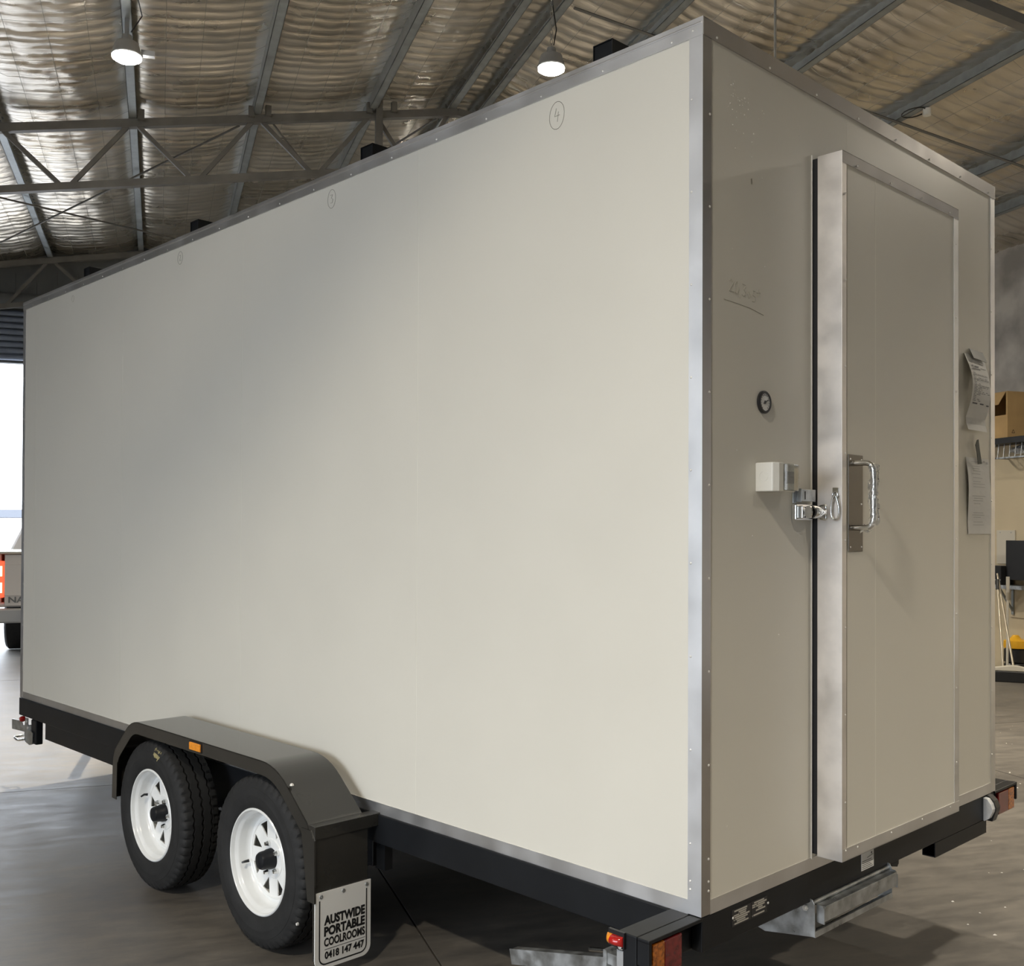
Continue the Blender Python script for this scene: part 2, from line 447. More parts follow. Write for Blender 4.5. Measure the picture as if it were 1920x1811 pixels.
# safety mesh under the foil
wm = MB()
def wires(P, xe):
    P = sorted(P)
    for a, b in zip(P[:-1], P[1:]):
        nn = 4 if b - a > .9 else 3
        for k in range(1, nn):
            t = k / nn; x = a + (b - a) * t
            z = hbot(x) + PD - .092 * (1 - (2 * t - 1) ** 2) ** .6 - .030
            wm.tube([(x, 1.7, z), (x, 5, z - .004), (x, 9, z), (x, Y1 - .1, z)], .0022, 3)
wires(PX_L, 0); wires(PX_R, 0)
for k in range(40):
    y = 1.9 + k * .344
    for P in (PX_L, PX_R):
        P = sorted(P); pts = []
        for a, b in zip(P[:-1], P[1:]):
            for i in range(6):
                t = i / 6; x = a + (b - a) * t
                pts.append((x, y, hbot(x) + PD - .004 - .094 * (1 - (2 * t - 1) ** 2) ** .6 - .026 * min(1, 4 * t * (1 - t) * 2)))
        wm.tube(pts, .0018, 3)
obj('safety_mesh', wm, 'wire', ceil, kind='stuff')
# purlins: each a lipped channel running the length of the shed
for i, px in enumerate(PX_L + PX_R):
    zb = hbot(px); w = .075; s = 1 if i != 0 else -1
    if px > XRIDGE: s = -1
    t = .004; a, b = (px - w / 2, px + w / 2)
    web = a if s > 0 else b; tip = b if s > 0 else a
    mb = MB()
    mb.box(min(web, web + s * t), max(web, web + s * t), Y0, Y1, zb, zb + PD)
    mb.box(a, b, Y0, Y1, zb, zb + t); mb.box(a, b, Y0, Y1, zb + PD - t, zb + PD)
    mb.box(min(tip, tip - s * t), max(tip, tip - s * t), Y0, Y1, zb, zb + .018)
    obj('purlin', mb, 'purlin', ceil)
# open-web roof trusses
def truss(y):
    top = MB(); bot = MB(); D = .56
    r = empty('roof_truss', (0, 0, 0), 0, ceil)
    for (xa, xb) in ((XL + .1, XRIDGE), (XRIDGE, XR - .02)):
        a = (xa, y, hbot(xa) - .042); b = (xb, y, hbot(xb) - .042)
        obj('upper_chord', MB().bar(a, b, .07, .075), 'truss', r)
        a = (xa, y, hbot(xa) - .042 - D); b = (xb, y, hbot(xb) - .042 - D)
        obj('lower_chord', MB().bar(a, b, .07, .065), 'truss', r)
    for P in (sorted(PX_L), sorted(PX_R)):
        for a, b in zip(P[:-1], P[1:]):
            if b - a < .5: continue
            m_ = (a + b) / 2
            for (u, d) in ((a + .05, m_ - .04), (b - .05, m_ + .04)):
                obj('web_member', MB().bar((u, y, hbot(u) - .07), (d, y, hbot(d) - .05 - D + .02), .035, .04), 'truss', r)
    return r
for y in (-4.6, .4, 5.4, 10.38, 15.3): tr = truss(y)
# packer post and cleats on the second truss from the camera
post = obj('truss_post', MB().box(2.03, 2.10, 10.28, 10.34, hbot(2.06) - .75, 5.94), 'truss', ceil)
cl = MB()
for (x, y) in ((.80, 10.30), (.96, 10.30), (1.95, 10.3), (2.2, 10.3), (-.2, 10.3)):
    cl.box(x - .004, x + .05, y, y + .06, hbot(x) - .03, hbot(x) + .07)
obj('purlin_cleats', cl, 'truss', ceil, kind='stuff')
# tension rods crossing the bay behind
for (a, b) in (((-3.2, 10.48), (.75, 15.2)), ((-2.6, 15.2), (.72, 10.48)), ((1.05, 10.48), (2.8, 15.2)), ((2.7, 10.48), (.9, 15.2))):
    z0 = hbot(a[0]) - .06; z1 = hbot(b[0]) - .06
    obj('brace_rod', MB().tube([(a[0], a[1], z0), (b[0], b[1], z1)], .011, 6), 'truss', ceil, smooth=60)
obj('conduit', MB().tube([(x, 7.92, hbot(x) - .02) for x in (3.2, 9.4)], .012, 6), 'truss', ceil, smooth=60)

# high-bay lamps
def highbay(x, y, z, label, chain, spread=112, power=1.0):
    r = empty('high_bay_lamp', (x, y, z))
    tag(r, label, 'lamp', 'high-bay lamps under the roof')
    obj('housing', MB().lathe([(.15, 0), (.15, .035), (.10, .04), (.09, .085), (.035, .10), (.0, .112), (-.008, .108), (-.008, .0)], 2, (0, 0, .02), 28), 'lampbody', r, smooth=35)
    obj('lens', MB().lathe([(0, .0), (0, .106), (-.012, .106), (-.028, .08), (-.034, 0)], 2, (0, 0, .008), 28), 'lamp', r, smooth=50)
    top = hbot(x) + .01 - z
    if chain:
        mb = MB(); zz = .165; k = 0
        while zz < top - .03:
            pts = []
            for i in range(10):
                a = 2 * PI * i / 10; u = .011 * math.cos(a); w = .024 * math.sin(a)
                pts.append((u, 0, zz + .02 + w) if k % 2 else (0, u, zz + .02 + w))
            mb.tube(pts, .003, 5, closed=True); zz += .038; k += 1
        obj('chain', mb, 'wire', r)
        obj('power_cord', MB().tube([(.02, 0, .2), (.05, .02, top * .5), (.0, .03, top)], .005, 6), 'blackp', r)
    else:
        obj('bracket', MB().box(-.015, .015, -.02, .02, .12, top), 'lampbody', r)
        obj('driver_box', MB().box(.10, .20, -.025, .025, .03, .07), 'lampbody', r)
        obj('power_cord', MB().tube([(.03, 0, .2), (.11, -.2, .24), (.07, -.5, top - .02), (.11, -.8, top - .06), (.05, -1.3, top)], .005, 6), 'blackp', r)
    l = bpy.data.lights.new('lamp_light', 'AREA'); l.shape = 'DISK'; l.size = .20; l.energy = LAMP_W * power; l.color = (1, .90, .74)
    lo = bpy.data.objects.new('lamp_light', l); COL.objects.link(lo); lo.parent = r; lo.location = (0, 0, -.035)
    l.spread = math.radians(spread)
    return r
LAMP_W = 170.0
highbay(-.25, 8.35, 5.10, 'glowing round high-bay lamp fixed under the purlin at the left of the ceiling', False)
highbay(2.95, 7.78, 5.24, 'glowing round high-bay lamp hung on a chain just above the trailer roof', True)
highbay(-1.7, -.2, 4.95, 'added unseen high-bay lamp left of the camera, above its shoulder', False, 145, 1.15)  # out of view, put in to brighten the trailer's long side
highbay(4.6, -1.2, 5.1, 'added unseen high-bay lamp on the right roof slope behind the camera', False, 112, 1.2)  # unseen lamp added for the rear face; trim glints point this way
highbay(5.8, 12.0, 4.8, 'added high-bay lamp hidden far behind the trailer, near the right wall', False, 150, .7)  # hidden lamp added so floor bounce lifts the foil and right wall
highbay(3.3, 12.6, 5.1, 'added high-bay lamp hidden far behind the trailer, under the ridge', False, 150, .9)  # second hidden lamp, added to lighten the foil
highbay(-4.6, 3.2, 4.45, 'added unseen high-bay lamp on the low left side of the roof', False, 128, .5)  # unseen, added where its reflection brightens the near aluminium corner
highbay(7.1, 4.6, 4.8, 'added unseen high-bay lamp above the open floor on the right', False, 150, 1.3)  # added outside the frame to brighten the concrete wall and cream lining

# hanging cord behind the trailer's rear corner and the cable loop on the right purlin
cd = obj('hanging_cord', MB().tube([(3.545, 5.5, 4.3), (3.545, 5.5, hbot(3.545) + .07)], .008, 6), 'wire'); tag(cd, 'thin cord hanging straight down from the roof behind the trailer', 'cord')
cb = obj('ceiling_camera', MB().lathe([(0, 0), (0, .035), (.06, .035), (.07, .0)], 2, (6.46, 7.6, hbot(6.46) - .06), 14), 'white_plastic', smooth=40)
tag(cb, 'small round white fitting with black cable loop on the right purlin', 'fitting')
obj('cable_loop', MB().tube([(6.40 + .09 * math.cos(a), 7.7 + .12 * math.sin(a), hbot(6.4) - .015) for a in np.linspace(0, 5.6, 14)], .006, 5), 'blackp', cb)

# ------------------------------------------------------------------ coolroom trailer
TR = -math.radians(64.484)
T = empty('coolroom_trailer', (1.37183, 2.47568, .0202), TR)
tag(T, 'large cream insulated coolroom box on a black tandem trailer, filling the middle', 'trailer')
L_, W_, ZB, ZT = 5.008, 1.9706, .512, 2.912
def P(name, mb, m, **k): return obj(name, mb, m, T, **k)

# insulated panels
P("insulated_core", MB().box(-L_ + .01, -.0006, .0006, W_ - .0006, ZB + .01, ZT - .01), 'core')
ed = [0, -1.2, -2.4, -3.6, -4.8, -L_]
for k in range(5):
    P('side_panel', MB().box(ed[k + 1] + .0012, ed[k] - .0012, 0, .003, ZB + .006, ZT - .004), 'panel')
    P('side_panel', MB().box(ed[k + 1] + .0012, ed[k] - .0012, W_ - .003, W_, ZB + .006, ZT - .004), 'panel')
    P('roof_panel', MB().box(ed[k + 1] + .0015, ed[k] - .0015, .004, W_ - .004, ZT - .010, ZT - .006), 'panel')
P('rear_panel', MB().box(-.003, 0, .003, .7785, ZB + .006, ZT - .004), 'panel')
P('rear_panel', MB().box(-.003, 0, .7815, W_ - .003, ZB + .006, ZT - .004), 'panel')
P('front_panel', MB().box(-L_, -L_ + .003, .003, W_ - .003, ZB + .006, ZT - .004), 'panel')
# aluminium corner and edge angles
e = .0025
def angle_v(x, y, sx, sy, wx, wy, z0, z1):
    mb = MB()
    a, b = sorted((x, x + sx * wx)); yy = sorted((y - sy * e, y)); mb.box(a, b, yy[0], yy[1], z0, z1)
    a, b = sorted((y - sy * e, y + sy * wy)); xx = sorted((x - sx * e, x)); mb.box(xx[0], xx[1], a, b, z0, z1)
    return mb
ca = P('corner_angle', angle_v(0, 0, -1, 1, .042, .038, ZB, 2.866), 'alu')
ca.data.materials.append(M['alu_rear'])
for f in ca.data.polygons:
    if f.normal.x > .9: f.material_index = 1  # rear-facing leaf takes the darkened copy
P('corner_angle', angle_v(0, W_, -1, -1, .042, .038, ZB, 2.866), 'alu')
P('corner_angle', angle_v(-L_, 0, 1, 1, .038, .038, ZB, 2.866), 'alu')
P('corner_angle', angle_v(-L_, W_, 1, -1, .038, .038, ZB, 2.866), 'alu')
e2 = .004
mb = MB().box(-L_ - e2, e2, -e2, 0, 2.866, ZT).box(-L_ - e2, e2, -e2, .04, ZT, ZT + .003)
mb.tube([(-L_, -e2 - .0005, 2.899), (0, -e2 - .0005, 2.899)], .003, 6)
P('top_angle', mb, 'alu')
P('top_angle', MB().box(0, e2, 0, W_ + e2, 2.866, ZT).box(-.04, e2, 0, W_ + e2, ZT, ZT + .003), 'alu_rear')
P('top_angle', MB().box(-L_ - e2, e2, W_, W_ + e2, 2.866, ZT).box(-L_, 0, W_ - .04, W_, ZT, ZT + .0031), 'alu')
P('top_angle', MB().box(-L_ - e2, -L_, 0, W_, 2.866, ZT).box(-L_, -L_ + .04, 0, W_, ZT, ZT + .0032), 'alu')
P('bottom_angle', MB().box(-L_, -.042, -e * .8, 0, ZB - .002, .549), 'alu')
P('bottom_angle', MB().box(0, e * .8, .038, W_ - .038, ZB - .002, .549), 'alu')
P('bottom_angle', MB().box(-L_, -.042, W_, W_ + e * .8, ZB - .002, .549), 'alu')
# rivets
rv = MB()
def rivet(p, ax, s=-1, r=.0038):
    x, y, z = p
    pr = [(0, r), (s * .0012, r * .85), (s * .002, r * .4), (s * .0022, 0)]
    rv.lathe(pr, ax, p, 8)
for k in range(10):
    z = 2.70 - .25 * k
    if z < .62: continue
    rivet((-.034, -e, z), 1, -1); rivet((e, .030, z - .04), 0, 1); rivet((e, W_ - .030, z - .04), 0, 1); rivet((-L_ + .03, -e, z), 1, -1)
rivet((-.034, -e, .60), 1); rivet((-.034, -e, .578), 1); rivet((e, .03, .60), 0, 1); rivet((e, .03, .575), 0, 1)
for k in range(20): rivet((-.10 - .25 * k, -e2, 2.876), 1, -1)
rivet((-.03, -e2, 2.885), 1)
for k in range(8): rivet((e2, .06 + .264 * k, 2.876), 0, 1)
P('rivets', rv, 'rivet', kind='stuff', smooth=50)
# wall of drill swarf specks near the rear top corner
# roof cross rails
for xc in (-.393, -1.57, -2.93, -4.18):
    mb = MB(); w = .038; z0, z1 = ZT + .004, 2.992; t = .003
    mb.box(xc - w, xc - w + t, .045, W_ - .045, z0, z1).box(xc + w - t, xc + w, .045, W_ - .045, z0, z1)
    mb.box(xc - w, xc + w, .045, W_ - .045, z1 - t, z1).box(xc - w + .002, xc + w - .002, .05, .053, z0, z1 - .001)
    P('roof_rail', mb, 'black', bevel=.0012)

# door leaf
DY0, DY1, DZ0, DZ1, DX0, DX1 = .565, 1.393, .557, 2.676, .020, .100
door = P('door', MB().box(DX0 + .002, DX1 - .004, DY0 + .002, DY1 - .002, DZ0 + .002, DZ1 - .002), 'panel')
door['label'] = 'cream insulated door leaf standing proud of the rear wall, aluminium edged'
for a, b in ((DY0 + .034, .7765), (.7795, DY1 - .034)):
    obj('door_skin', MB().box(DX1 - .004, DX1 - .001, a, b, DZ0 + .034, DZ1 - .034), 'panel', door)
obj('door_skin_joint', MB().box(DX1 - .0045, DX1 - .0008, .7763, .7797, DZ0 + .034, DZ1 - .034), 'core', door)
fw = .036
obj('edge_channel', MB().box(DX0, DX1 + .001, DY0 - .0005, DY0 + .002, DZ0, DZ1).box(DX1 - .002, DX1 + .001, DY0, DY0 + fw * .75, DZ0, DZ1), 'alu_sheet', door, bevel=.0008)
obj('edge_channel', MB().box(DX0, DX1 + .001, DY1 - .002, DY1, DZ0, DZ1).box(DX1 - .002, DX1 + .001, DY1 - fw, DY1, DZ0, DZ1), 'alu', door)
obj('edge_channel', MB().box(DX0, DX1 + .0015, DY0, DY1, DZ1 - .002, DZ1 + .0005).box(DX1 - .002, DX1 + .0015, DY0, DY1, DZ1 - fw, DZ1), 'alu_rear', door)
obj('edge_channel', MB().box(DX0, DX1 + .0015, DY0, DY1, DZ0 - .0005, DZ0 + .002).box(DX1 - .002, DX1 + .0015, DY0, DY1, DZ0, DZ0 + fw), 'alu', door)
rv = MB()
for k in range(8): rivet((DX1 + .001, DY0 + .02, 2.55 - k * .26), 0, 1); rivet((DX1 + .001, DY1 - .02, 2.55 - k * .26), 0, 1)
for k in range(4): rivet((DX1 + .0015, .66 + k * .22, DZ0 + .026), 0, 1); rivet((DX1 + .0015, .66 + k * .22, DZ1 - .026), 0, 1)
rivet((DX1 + .0015, DY0 + .022, DZ0 + .03), 0, 1)
obj('rivets', rv, 'rivet', door, kind='stuff', smooth=50)
# gasket and jamb
mb = MB(); q = .004
mb.box(.001, DX0, DY0 + q, DY0 + .03, DZ0 + q, DZ1 - q).box(.001, DX0, DY1 - .03, DY1 - q, DZ0 + q, DZ1 - q)
mb.box(.001, DX0, DY0 + .03, DY1 - .03, DZ1 - .03, DZ1 - q).box(.001, DX0, DY0 + .03, DY1 - .03, DZ0 + q, DZ0 + .03)
P('door_gasket', mb, 'gasket')
P('door_jamb', MB().box(0, .004, DY0 - .003, DY0 - .0005, DZ0 - .012, DZ1 + .008).box(0, .0012, DY0 - .0005, DY0 + .02, DZ0 - .012, DZ0 + .002), 'rivet')
# pull handle with back plate
hp = obj('handle_plate', MB().box(DX1, DX1 + .003, .601, .690, 1.476, 1.769), 'alu', door, bevel=.004)
hp.data.materials[0] = M['handle_plate'] = mat('dull_stainless', (.20, .18, .155), .35, 1.0)
rv = MB()
for (yy, zz) in ((.612, 1.755), (.68, 1.755), (.612, 1.49), (.68, 1.49), (.68, 1.62)): rivet((DX1 + .003, yy, zz), 0, 1, .003)
obj('screws', rv, 'rivet', hp, kind='stuff')
gp = fillet([(DX1 + .003, .622, 1.742), (.172, .622, 1.742), (.172, .622, 1.548), (DX1 + .003, .622, 1.548)], .03, 6)
obj('pull_handle', MB().tube(gp, .0085, 12), 'chrome', door, smooth=60)
# loose plastic film still wrapped on the handle
def crumple(n, m, f, seed, amp):
    r = np.random.RandomState(seed); mb = MB()
    v = []
    for i in range(n):
        for j in range(m):
            p = np.array(f(i / (n - 1), j / (m - 1))); v.append(tuple(p + (r.rand(3) - .5) * amp))
    fc = [(i * m + j, i * m + j + 1, (i + 1) * m + j + 1, (i + 1) * m + j) for i in range(n - 1) for j in range(m - 1)]
    return mb.add(v, fc)
fm = crumple(22, 9, lambda u, v: (.172 + .013 * math.cos(2 * PI * v) - .012 * (v < .1), .622 + .015 * math.sin(2 * PI * v) + .004 * math.sin(9 * u), 1.556 + .18 * u), 3, .007)
fm.add(*(lambda q: (q.v, q.f))(crumple(8, 6, lambda u, v: (.13 + .03 * u, .63 + .03 * (v - .5), 1.535 + .02 * v), 8, .012)))
obj('protective_film', fm, 'film', door, label='crumpled clear film left on the pull handle')

# hasp and latch hardware on the rear wall
lt = P('door_latch', MB().box(0, .016, .449, .545, 1.570, 1.617).box(.016, .030, .462, .54, 1.574, 1.613), 'chrome', bevel=.003)
# tapered lever reaching over to the door edge
def loft(secs):
    mb = MB(); n = len(secs[0]); v = [p for s in secs for p in s]; f = []
    for i in range(len(secs) - 1):
        for k in range(n): f.append((i * n + k, i * n + (k + 1) % n, (i + 1) * n + (k + 1) % n, (i + 1) * n + k))
    f += [tuple(range(n))[::-1], tuple(range((len(secs) - 1) * n, len(secs) * n))]
    return mb.add(v, f)
secs = []
for (y, x, rx, rz) in ((.470, .044, .012, .019), (.495, .050, .014, .020), (.515, .052, .013, .017), (.532, .052, .010, .010), (.548, .050, .008, .008), (.562, .048, .006, .012)):
    secs.append([(x + rx * math.cos(a), y, 1.594 + rz * math.sin(a)) for a in np.linspace(0, 2 * PI, 13)[:-1]])
obj('lever', loft(secs), 'chrome', lt, smooth=60)
obj('pivot_band', MB().lathe([(.476, .0185), (.482, .0205), (.488, .0185)], 1, (.044, 0, 1.594), 14), 'gasket', lt, smooth=60)
obj('keeper', MB().tube(fillet([(.030, .5635, 1.613), (.050, .562, 1.616), (.050, .562, 1.572), (.030, .5635, 1.575)], .006), .0035, 8), 'chrome', lt, smooth=60)
hs = P('hasp', MB().box(0, .003, .455, .475, 1.620, 1.668).box(.003, .020, .472, .476, 1.624, 1.664).box(.018, .021, .472, .553, 1.626, 1.662), 'galv', bevel=.0012)
obj('hasp_slot', MB().box(.0211, .0216, .490, .4945, 1.632, 1.656), 'gasket', hs)
# eye plate and snap hook on the door edge
eye = obj('eye_plate', MB().box(.074, .094, DY0 - .008, DY0, 1.643, 1.668).tube([(.084 + .008 * math.cos(a), DY0 - .010, 1.646 + .009 * math.sin(a)) for a in np.linspace(0, 2 * PI, 13)[:-1]], .003, 6, closed=True), 'chrome', door, bevel=.001)
pts = []
for a in np.linspace(-PI / 2, 3 * PI / 2, 29)[:-1]:
    s = math.sin(a); w = .0165 - .008 * (s + 1) / 2
    pts.append((.078 + w * math.cos(a), DY0 - .012 - .002 * s, 1.608 + .037 * s))
hook = obj('snap_hook', MB().tube(pts, .0030, 8, closed=True), 'chrome', None, smooth=60)
hook.location = T.matrix_basis @ Vector((.006, 0, 0)); hook.rotation_euler = T.rotation_euler
tag(hook, 'pear-shaped chrome snap hook hanging on the door edge', 'snap hook')

# light switch box
sw = P('switch_box', MB().prism([(0, .256), (.056, .256), (.066, .275), (.066, .30), (0, .30)][::1], 2, 1.649, 1.731), 'white_plastic', bevel=.003)
obj('knockout', MB().lathe([(.2560, .0), (.2560, .0145), (.2550, .0145), (.2550, .013), (.2557, .013), (.2557, 0)], 1, (.028, 0, 1.692), 24), 'white_plastic', sw)
obj('switch_body', MB().prism([(0, .30), (.060, .30), (.058, .375), (.046, .395), (0, .398)], 2, 1.650, 1.730), 'white_plastic', sw, bevel=.004)
obj('clear_cover', MB().prism([(.060, .302), (.074, .306), (.077, .335), (.070, .372), (.052, .397), (.0455, .396), (.058, .376), (.060, .335)], 2, 1.652, 1.728), 'clear', sw, bevel=.002)
obj('rocker_switch', MB().box(.0605, .068, .318, .344, 1.672, 1.706).box(.068, .071, .322, .340, 1.690, 1.703), 'grey_plastic', sw, bevel=.0015)
# dial thermometer
gz, gy = 1.906, .297
ga = P('thermometer', MB().lathe([(0, .0), (0, .033), (.006, .033), (.009, .030), (.009, .0255), (.006, .025)], 0, (0, gy, gz), 32), 'plateblk', smooth=40)
obj('dial', MB().lathe([(.0055, 0), (.0062, .0255), (.005, .0255)], 0, (0, gy, gz), 32), 'sign', ga)
tk = MB()
for k in range(14):
    a = math.radians(-50 + 280 * k / 13)
    tk.bar((.0066, gy + .019 * math.cos(a), gz + .019 * math.sin(a)), (.0066, gy + .0225 * math.cos(a), gz + .0225 * math.sin(a)), .001, .001)
obj('dial_marks', tk, 'ink', ga)
obj('needle', MB().bar((.0072, gy - .008, gz - .004), (.0072, gy + .017, gz + .008), .0016, .0022).lathe([(.0065, .005), (.0085, .004), (.0085, 0)], 0, (0, gy, gz), 12), 'ink', ga)

# pencilled notes
def stroke(name, strokes, r=.0008, m='pencil'):
    mb = MB()
    for s in strokes: mb.tube(s, r, 4)
    return P(name, mb, m)
def circ(cx, cz, rx, rz, n=24, over=.3): return [(cx + rx * math.sin(a) * (1 + .03 * math.sin(2 * a)), -.0004, cz + rz * math.cos(a)) for a in np.linspace(-.2, 2 * PI + over - .3, n)]
def onside(cx, cz, s, pts): return [(cx + p[0] * s, -.0004, cz + p[1] * s) for p in pts]
o = stroke('pencil_note', [circ(-.536, 2.80, .031, .042), onside(-.536, 2.80, .02, [(-.1, 1.1), (-.45, -.1), (.6, -.05)]), onside(-.536, 2.80, .02, [(.35, .5), (.1, -1.0)])]); o['label'] = 'pencilled figure 4 in a circle'
o = stroke('pencil_note', [circ(-1.731, 2.814, .026, .036), onside(-1.731, 2.814, .017, [(-.5, .9), (.4, .9), (-.1, .2), (.5, -.2), (.3, -.9), (-.4, -.9)])]); o['label'] = 'pencilled figure 3 in a circle'
o = stroke('pencil_note', [circ(-2.977, 2.815, .024, .030), onside(-2.977, 2.815, .014, [(-.5, .7), (.1, 1.0), (.5, .5), (-.4, -.9), (.7, -.8)])], .0009); o['label'] = 'pencilled figure 2 in a circle'
o = stroke('pencil_note', [circ(-4.254, 2.822, .014, .018)], .0009, 'pencil_faint'); o['label'] = 'faint small pencilled circle'
def onrear(y, z, s, pts): return [(.0004, y + p[0] * s, z + p[1] * s) for p in pts]
S = .018
nt = [onrear(.135, 2.215, S, [(-.5, .6), (0, 1), (.5, .5), (-.6, -.9), (.7, -.9)]),
      onrear(.160, 2.213, S, [(.1, 1), (-.5, .4), (-.4, -.7), (.2, -1), (.6, -.2), (.5, .7), (.1, 1)]),
      onrear(.178, 2.196, S, [(0, 0), (-.2, -.6)]),
      onrear(.198, 2.212, S, [(-.4, .9), (.5, .8), (-.1, .1), (.5, -.4), (-.1, -1), (-.6, -.8)]),
      onrear(.222, 2.203, S, [(0, .5), (-.4, 0), (0, -.6), (.4, 0), (0, .5)]),
      onrear(.246, 2.203, S, [(.5, .8), (-.2, .8), (-.3, .1), (.4, -.1), (.3, -.9), (-.4, -.9)]),
      onrear(.270, 2.213, S, [(-.5, .1), (.6, .2)]), onrear(.270, 2.213, S, [(.1, .7), (0, -.4)]),
      [(.0004, .10, 2.172), (.0004, .16, 2.170), (.0004, .23, 2.166), (.0004, .298, 2.156)]]
o = stroke('pencil_note', nt, .0009, 'pencil_faint'); o['label'] = 'faint pencilled number, underlined'
# small dark nick in the rear skin
P('skin_nick', MB().prism([(.232, 2.533), (.236, 2.536), (.238, 2.522), (.234, 2.518)], 0, 0, .001), 'pencil')
# white foam specks caught on the rear wall near the top
sp = MB()
for k in range(70):
    y = .12 + abs(random.gauss(0, .09)); z = 2.80 - abs(random.gauss(0, .10)); r = random.uniform(.0008, .0028)
    if k > 50: y = random.uniform(.06, .52); z = random.uniform(.7, 2.75)
    sp.lathe([(0, r), (r * .6, r * .6), (r * .8, 0)], 0, (.0002, y, z), 5)
P('foam_specks', sp, 'debris', kind='stuff')

# ---- chassis
ch = P('chassis_rail', MB().box(-L_ + .004, -.10, -.010, .045, .405, ZB - .002), 'black', bevel=.004)
P('chassis_rail', MB().box(-L_ + .004, -.10, W_ - .045, W_ + .010, .405, ZB - .002), 'black', bevel=.004)
P('lower_rail', MB().box(-4.62, -1.45, .004, .06, .308, .4045), 'black', bevel=.004)
P('lower_rail', MB().box(-4.62, -1.45, W_ - .06, W_ - .004, .308, .4045), 'black', bevel=.004)
P('lower_rail', MB().box(-1.455, -1.40, .02, .055, .30, .4045), 'black')
for k in range(8):
    x = -.6 - k * .57
    P('cross_member', MB().box(x - .025, x + .025, .046, W_ - .046, .430, ZB - .003), 'black')
P('floor_pan', MB().box(-L_ + .02, -.12, .04, W_ - .04, ZB - .0025, ZB + .008), 'black')
# rear beam carrying the lamps
P('rear_beam', MB().box(-.099, -.036, -.226, W_ + .226, .415, ZB - .002), 'black', bevel=.003)
P('rear_beam', MB().box(-.034, .0, .005, W_ - .005, .415, ZB - .004), 'black', bevel=.003)
for (a, b) in ((-.226, .003), (W_ - .003, W_ + .226)):
    mb = MB().box(-.034, .004, a, b, ZB - .012, ZB - .002)
    c = a if a < 0 else b
    mb.box(-.034, .004, min(c, c + (.012 if a < 0 else -.012)), max(c, c + (.012 if a < 0 else -.012)), .44, ZB - .006)
    P('lamp_hood', mb, 'black', bevel=.002)
# tow-end drawbar, out of sight beyond the box
P('drawbar', MB().bar((-L_, .35, .36), (-6.1, W_ / 2 - .04, .36), .06, .10).bar((-L_, W_ - .35, .36), (-6.1, W_ / 2 + .04, .36), .06, .10), 'black')

def lamp(y0, y1, flip):
    bx = P('tail_lamp', MB().box(-.034, -.012, y0, y1, .405, .498), 'blackp', bevel=.002)
    ym = y0 + (y1 - y0) * (.42 if not flip else .62)
    A, R = ('darkamber', 'darkred')
    if not flip:
        obj('amber_lens', MB().box(-.012, .002, y0 + .003, ym, .408, .494), A, bx, bevel=.003, label='amber half of the lens')
        obj('red_lens', MB().box(-.012, .002, ym + .001, y1, .408, .494), R, bx, bevel=.003, label='red half of the lens')
    else:
        obj('red_lens', MB().box(-.012, .002, y0, ym, .408, .494), R, bx, bevel=.003, label='red half of the lens')
        obj('amber_lens', MB().box(-.012, .002, ym + .001, y1 - .003, .408, .494), A, bx, bevel=.003, label='amber half of the lens')
    return bx
lamp(-.210, -.085, False)
lamp(W_ + .04, W_ + .205, True)
# clear reversing lamp inboard of the right tail lamp
mb = MB(); secs = []
for k in range(7):
    a = PI * k / 6; secs.append((W_ - .105 + .0, .46 + .045 * math.cos(a), .006 + .032 * math.sin(a)))
mb = MB().prism([(0, .415), (.004, .412), (.022, .425), (.034, .45), (.036, .463), (.030, .482), (.016, .500), (0, .503)], 1, W_ - .112, W_ - .084)
rl = P('reverse_lamp', mb, 'lens_clear', bevel=.002, label='clear rounded reversing lamp')
obj('lamp_housing', MB().prism([(0, .41), (.024, .41), (.038, .45), (.040, .465), (.030, .49), (.012, .506), (0, .508)], 1, W_ - .0835, W_ - .045), 'blackp', rl)
# end marker on the left beam end
mk = P('marker_lamp', MB().box(-.122, -.070, -.234, -.226, .470, .512), 'blackp')
def dome(x0, x1):
    secs = []
    mb = MB()
    for i in range(9):
        t = i / 8; x = x0 + (x1 - x0) * t
        secs.append([(x, -.234 - .018 * math.sqrt(max(.02, 1 - ((x + .098) / .027) ** 2)) * math.sin(a), .488 + .013 * math.cos(a)) for a in np.linspace(0, PI, 8)])
    return loft(secs)
obj('amber_lens', dome(-.124, -.108), 'amber', mk, smooth=50, label='amber end of the marker lens')
obj('red_lens', dome(-.1078, -.073), 'red', mk, smooth=50, label='red end of the marker lens')
P('beam_bolt', MB().lathe([(-.226, .009), (-.231, .009), (-.231, .006), (-.236, .006), (-.237, 0)], 1, (-.083, 0, .474), 6), 'rivet')
P('reflector_strip', MB().box(-.099, -.078, -.2275, -.226, .418, .462), 'lampbody')
# compliance plate and warning sticker on the rear beam
cp = P('compliance_plate', MB().box(0, .0015, .142, .236, .448, .494).box(0, .0015, .238, .318, .448, .494), 'plateblk')
pl = MB(); r2 = random.Random(4)
for (a, b) in ((.150, .234), (.242, .316)):
    for k in range(7):
        z = .452 + k * .0058
        if r2.random() < .92:
            s = a + (b - a) * r2.uniform(0, .45); t = b - (b - a) * r2.uniform(0, .35)
            pl.box(.0015, .0018, s, t, z, z + .0042)
            if r2.random() < .4: pl.box(.0015, .0018, a, s - .004, z, z + .0036)
obj('stamped_lines', pl, 'plate_silver', cp, kind='stuff')
rv = MB(); rivet((.0015, .1465, .473), 0, 1, .004); rivet((.001, .324, .471), 0, 1, .004); obj('plate_rivets', rv, 'rivet', cp, kind='stuff')
st = P('sticker', MB().box(0, .0012, .878, .962, .437, .492), 'sign', label='small white sticker with lines of print')
pl = MB()
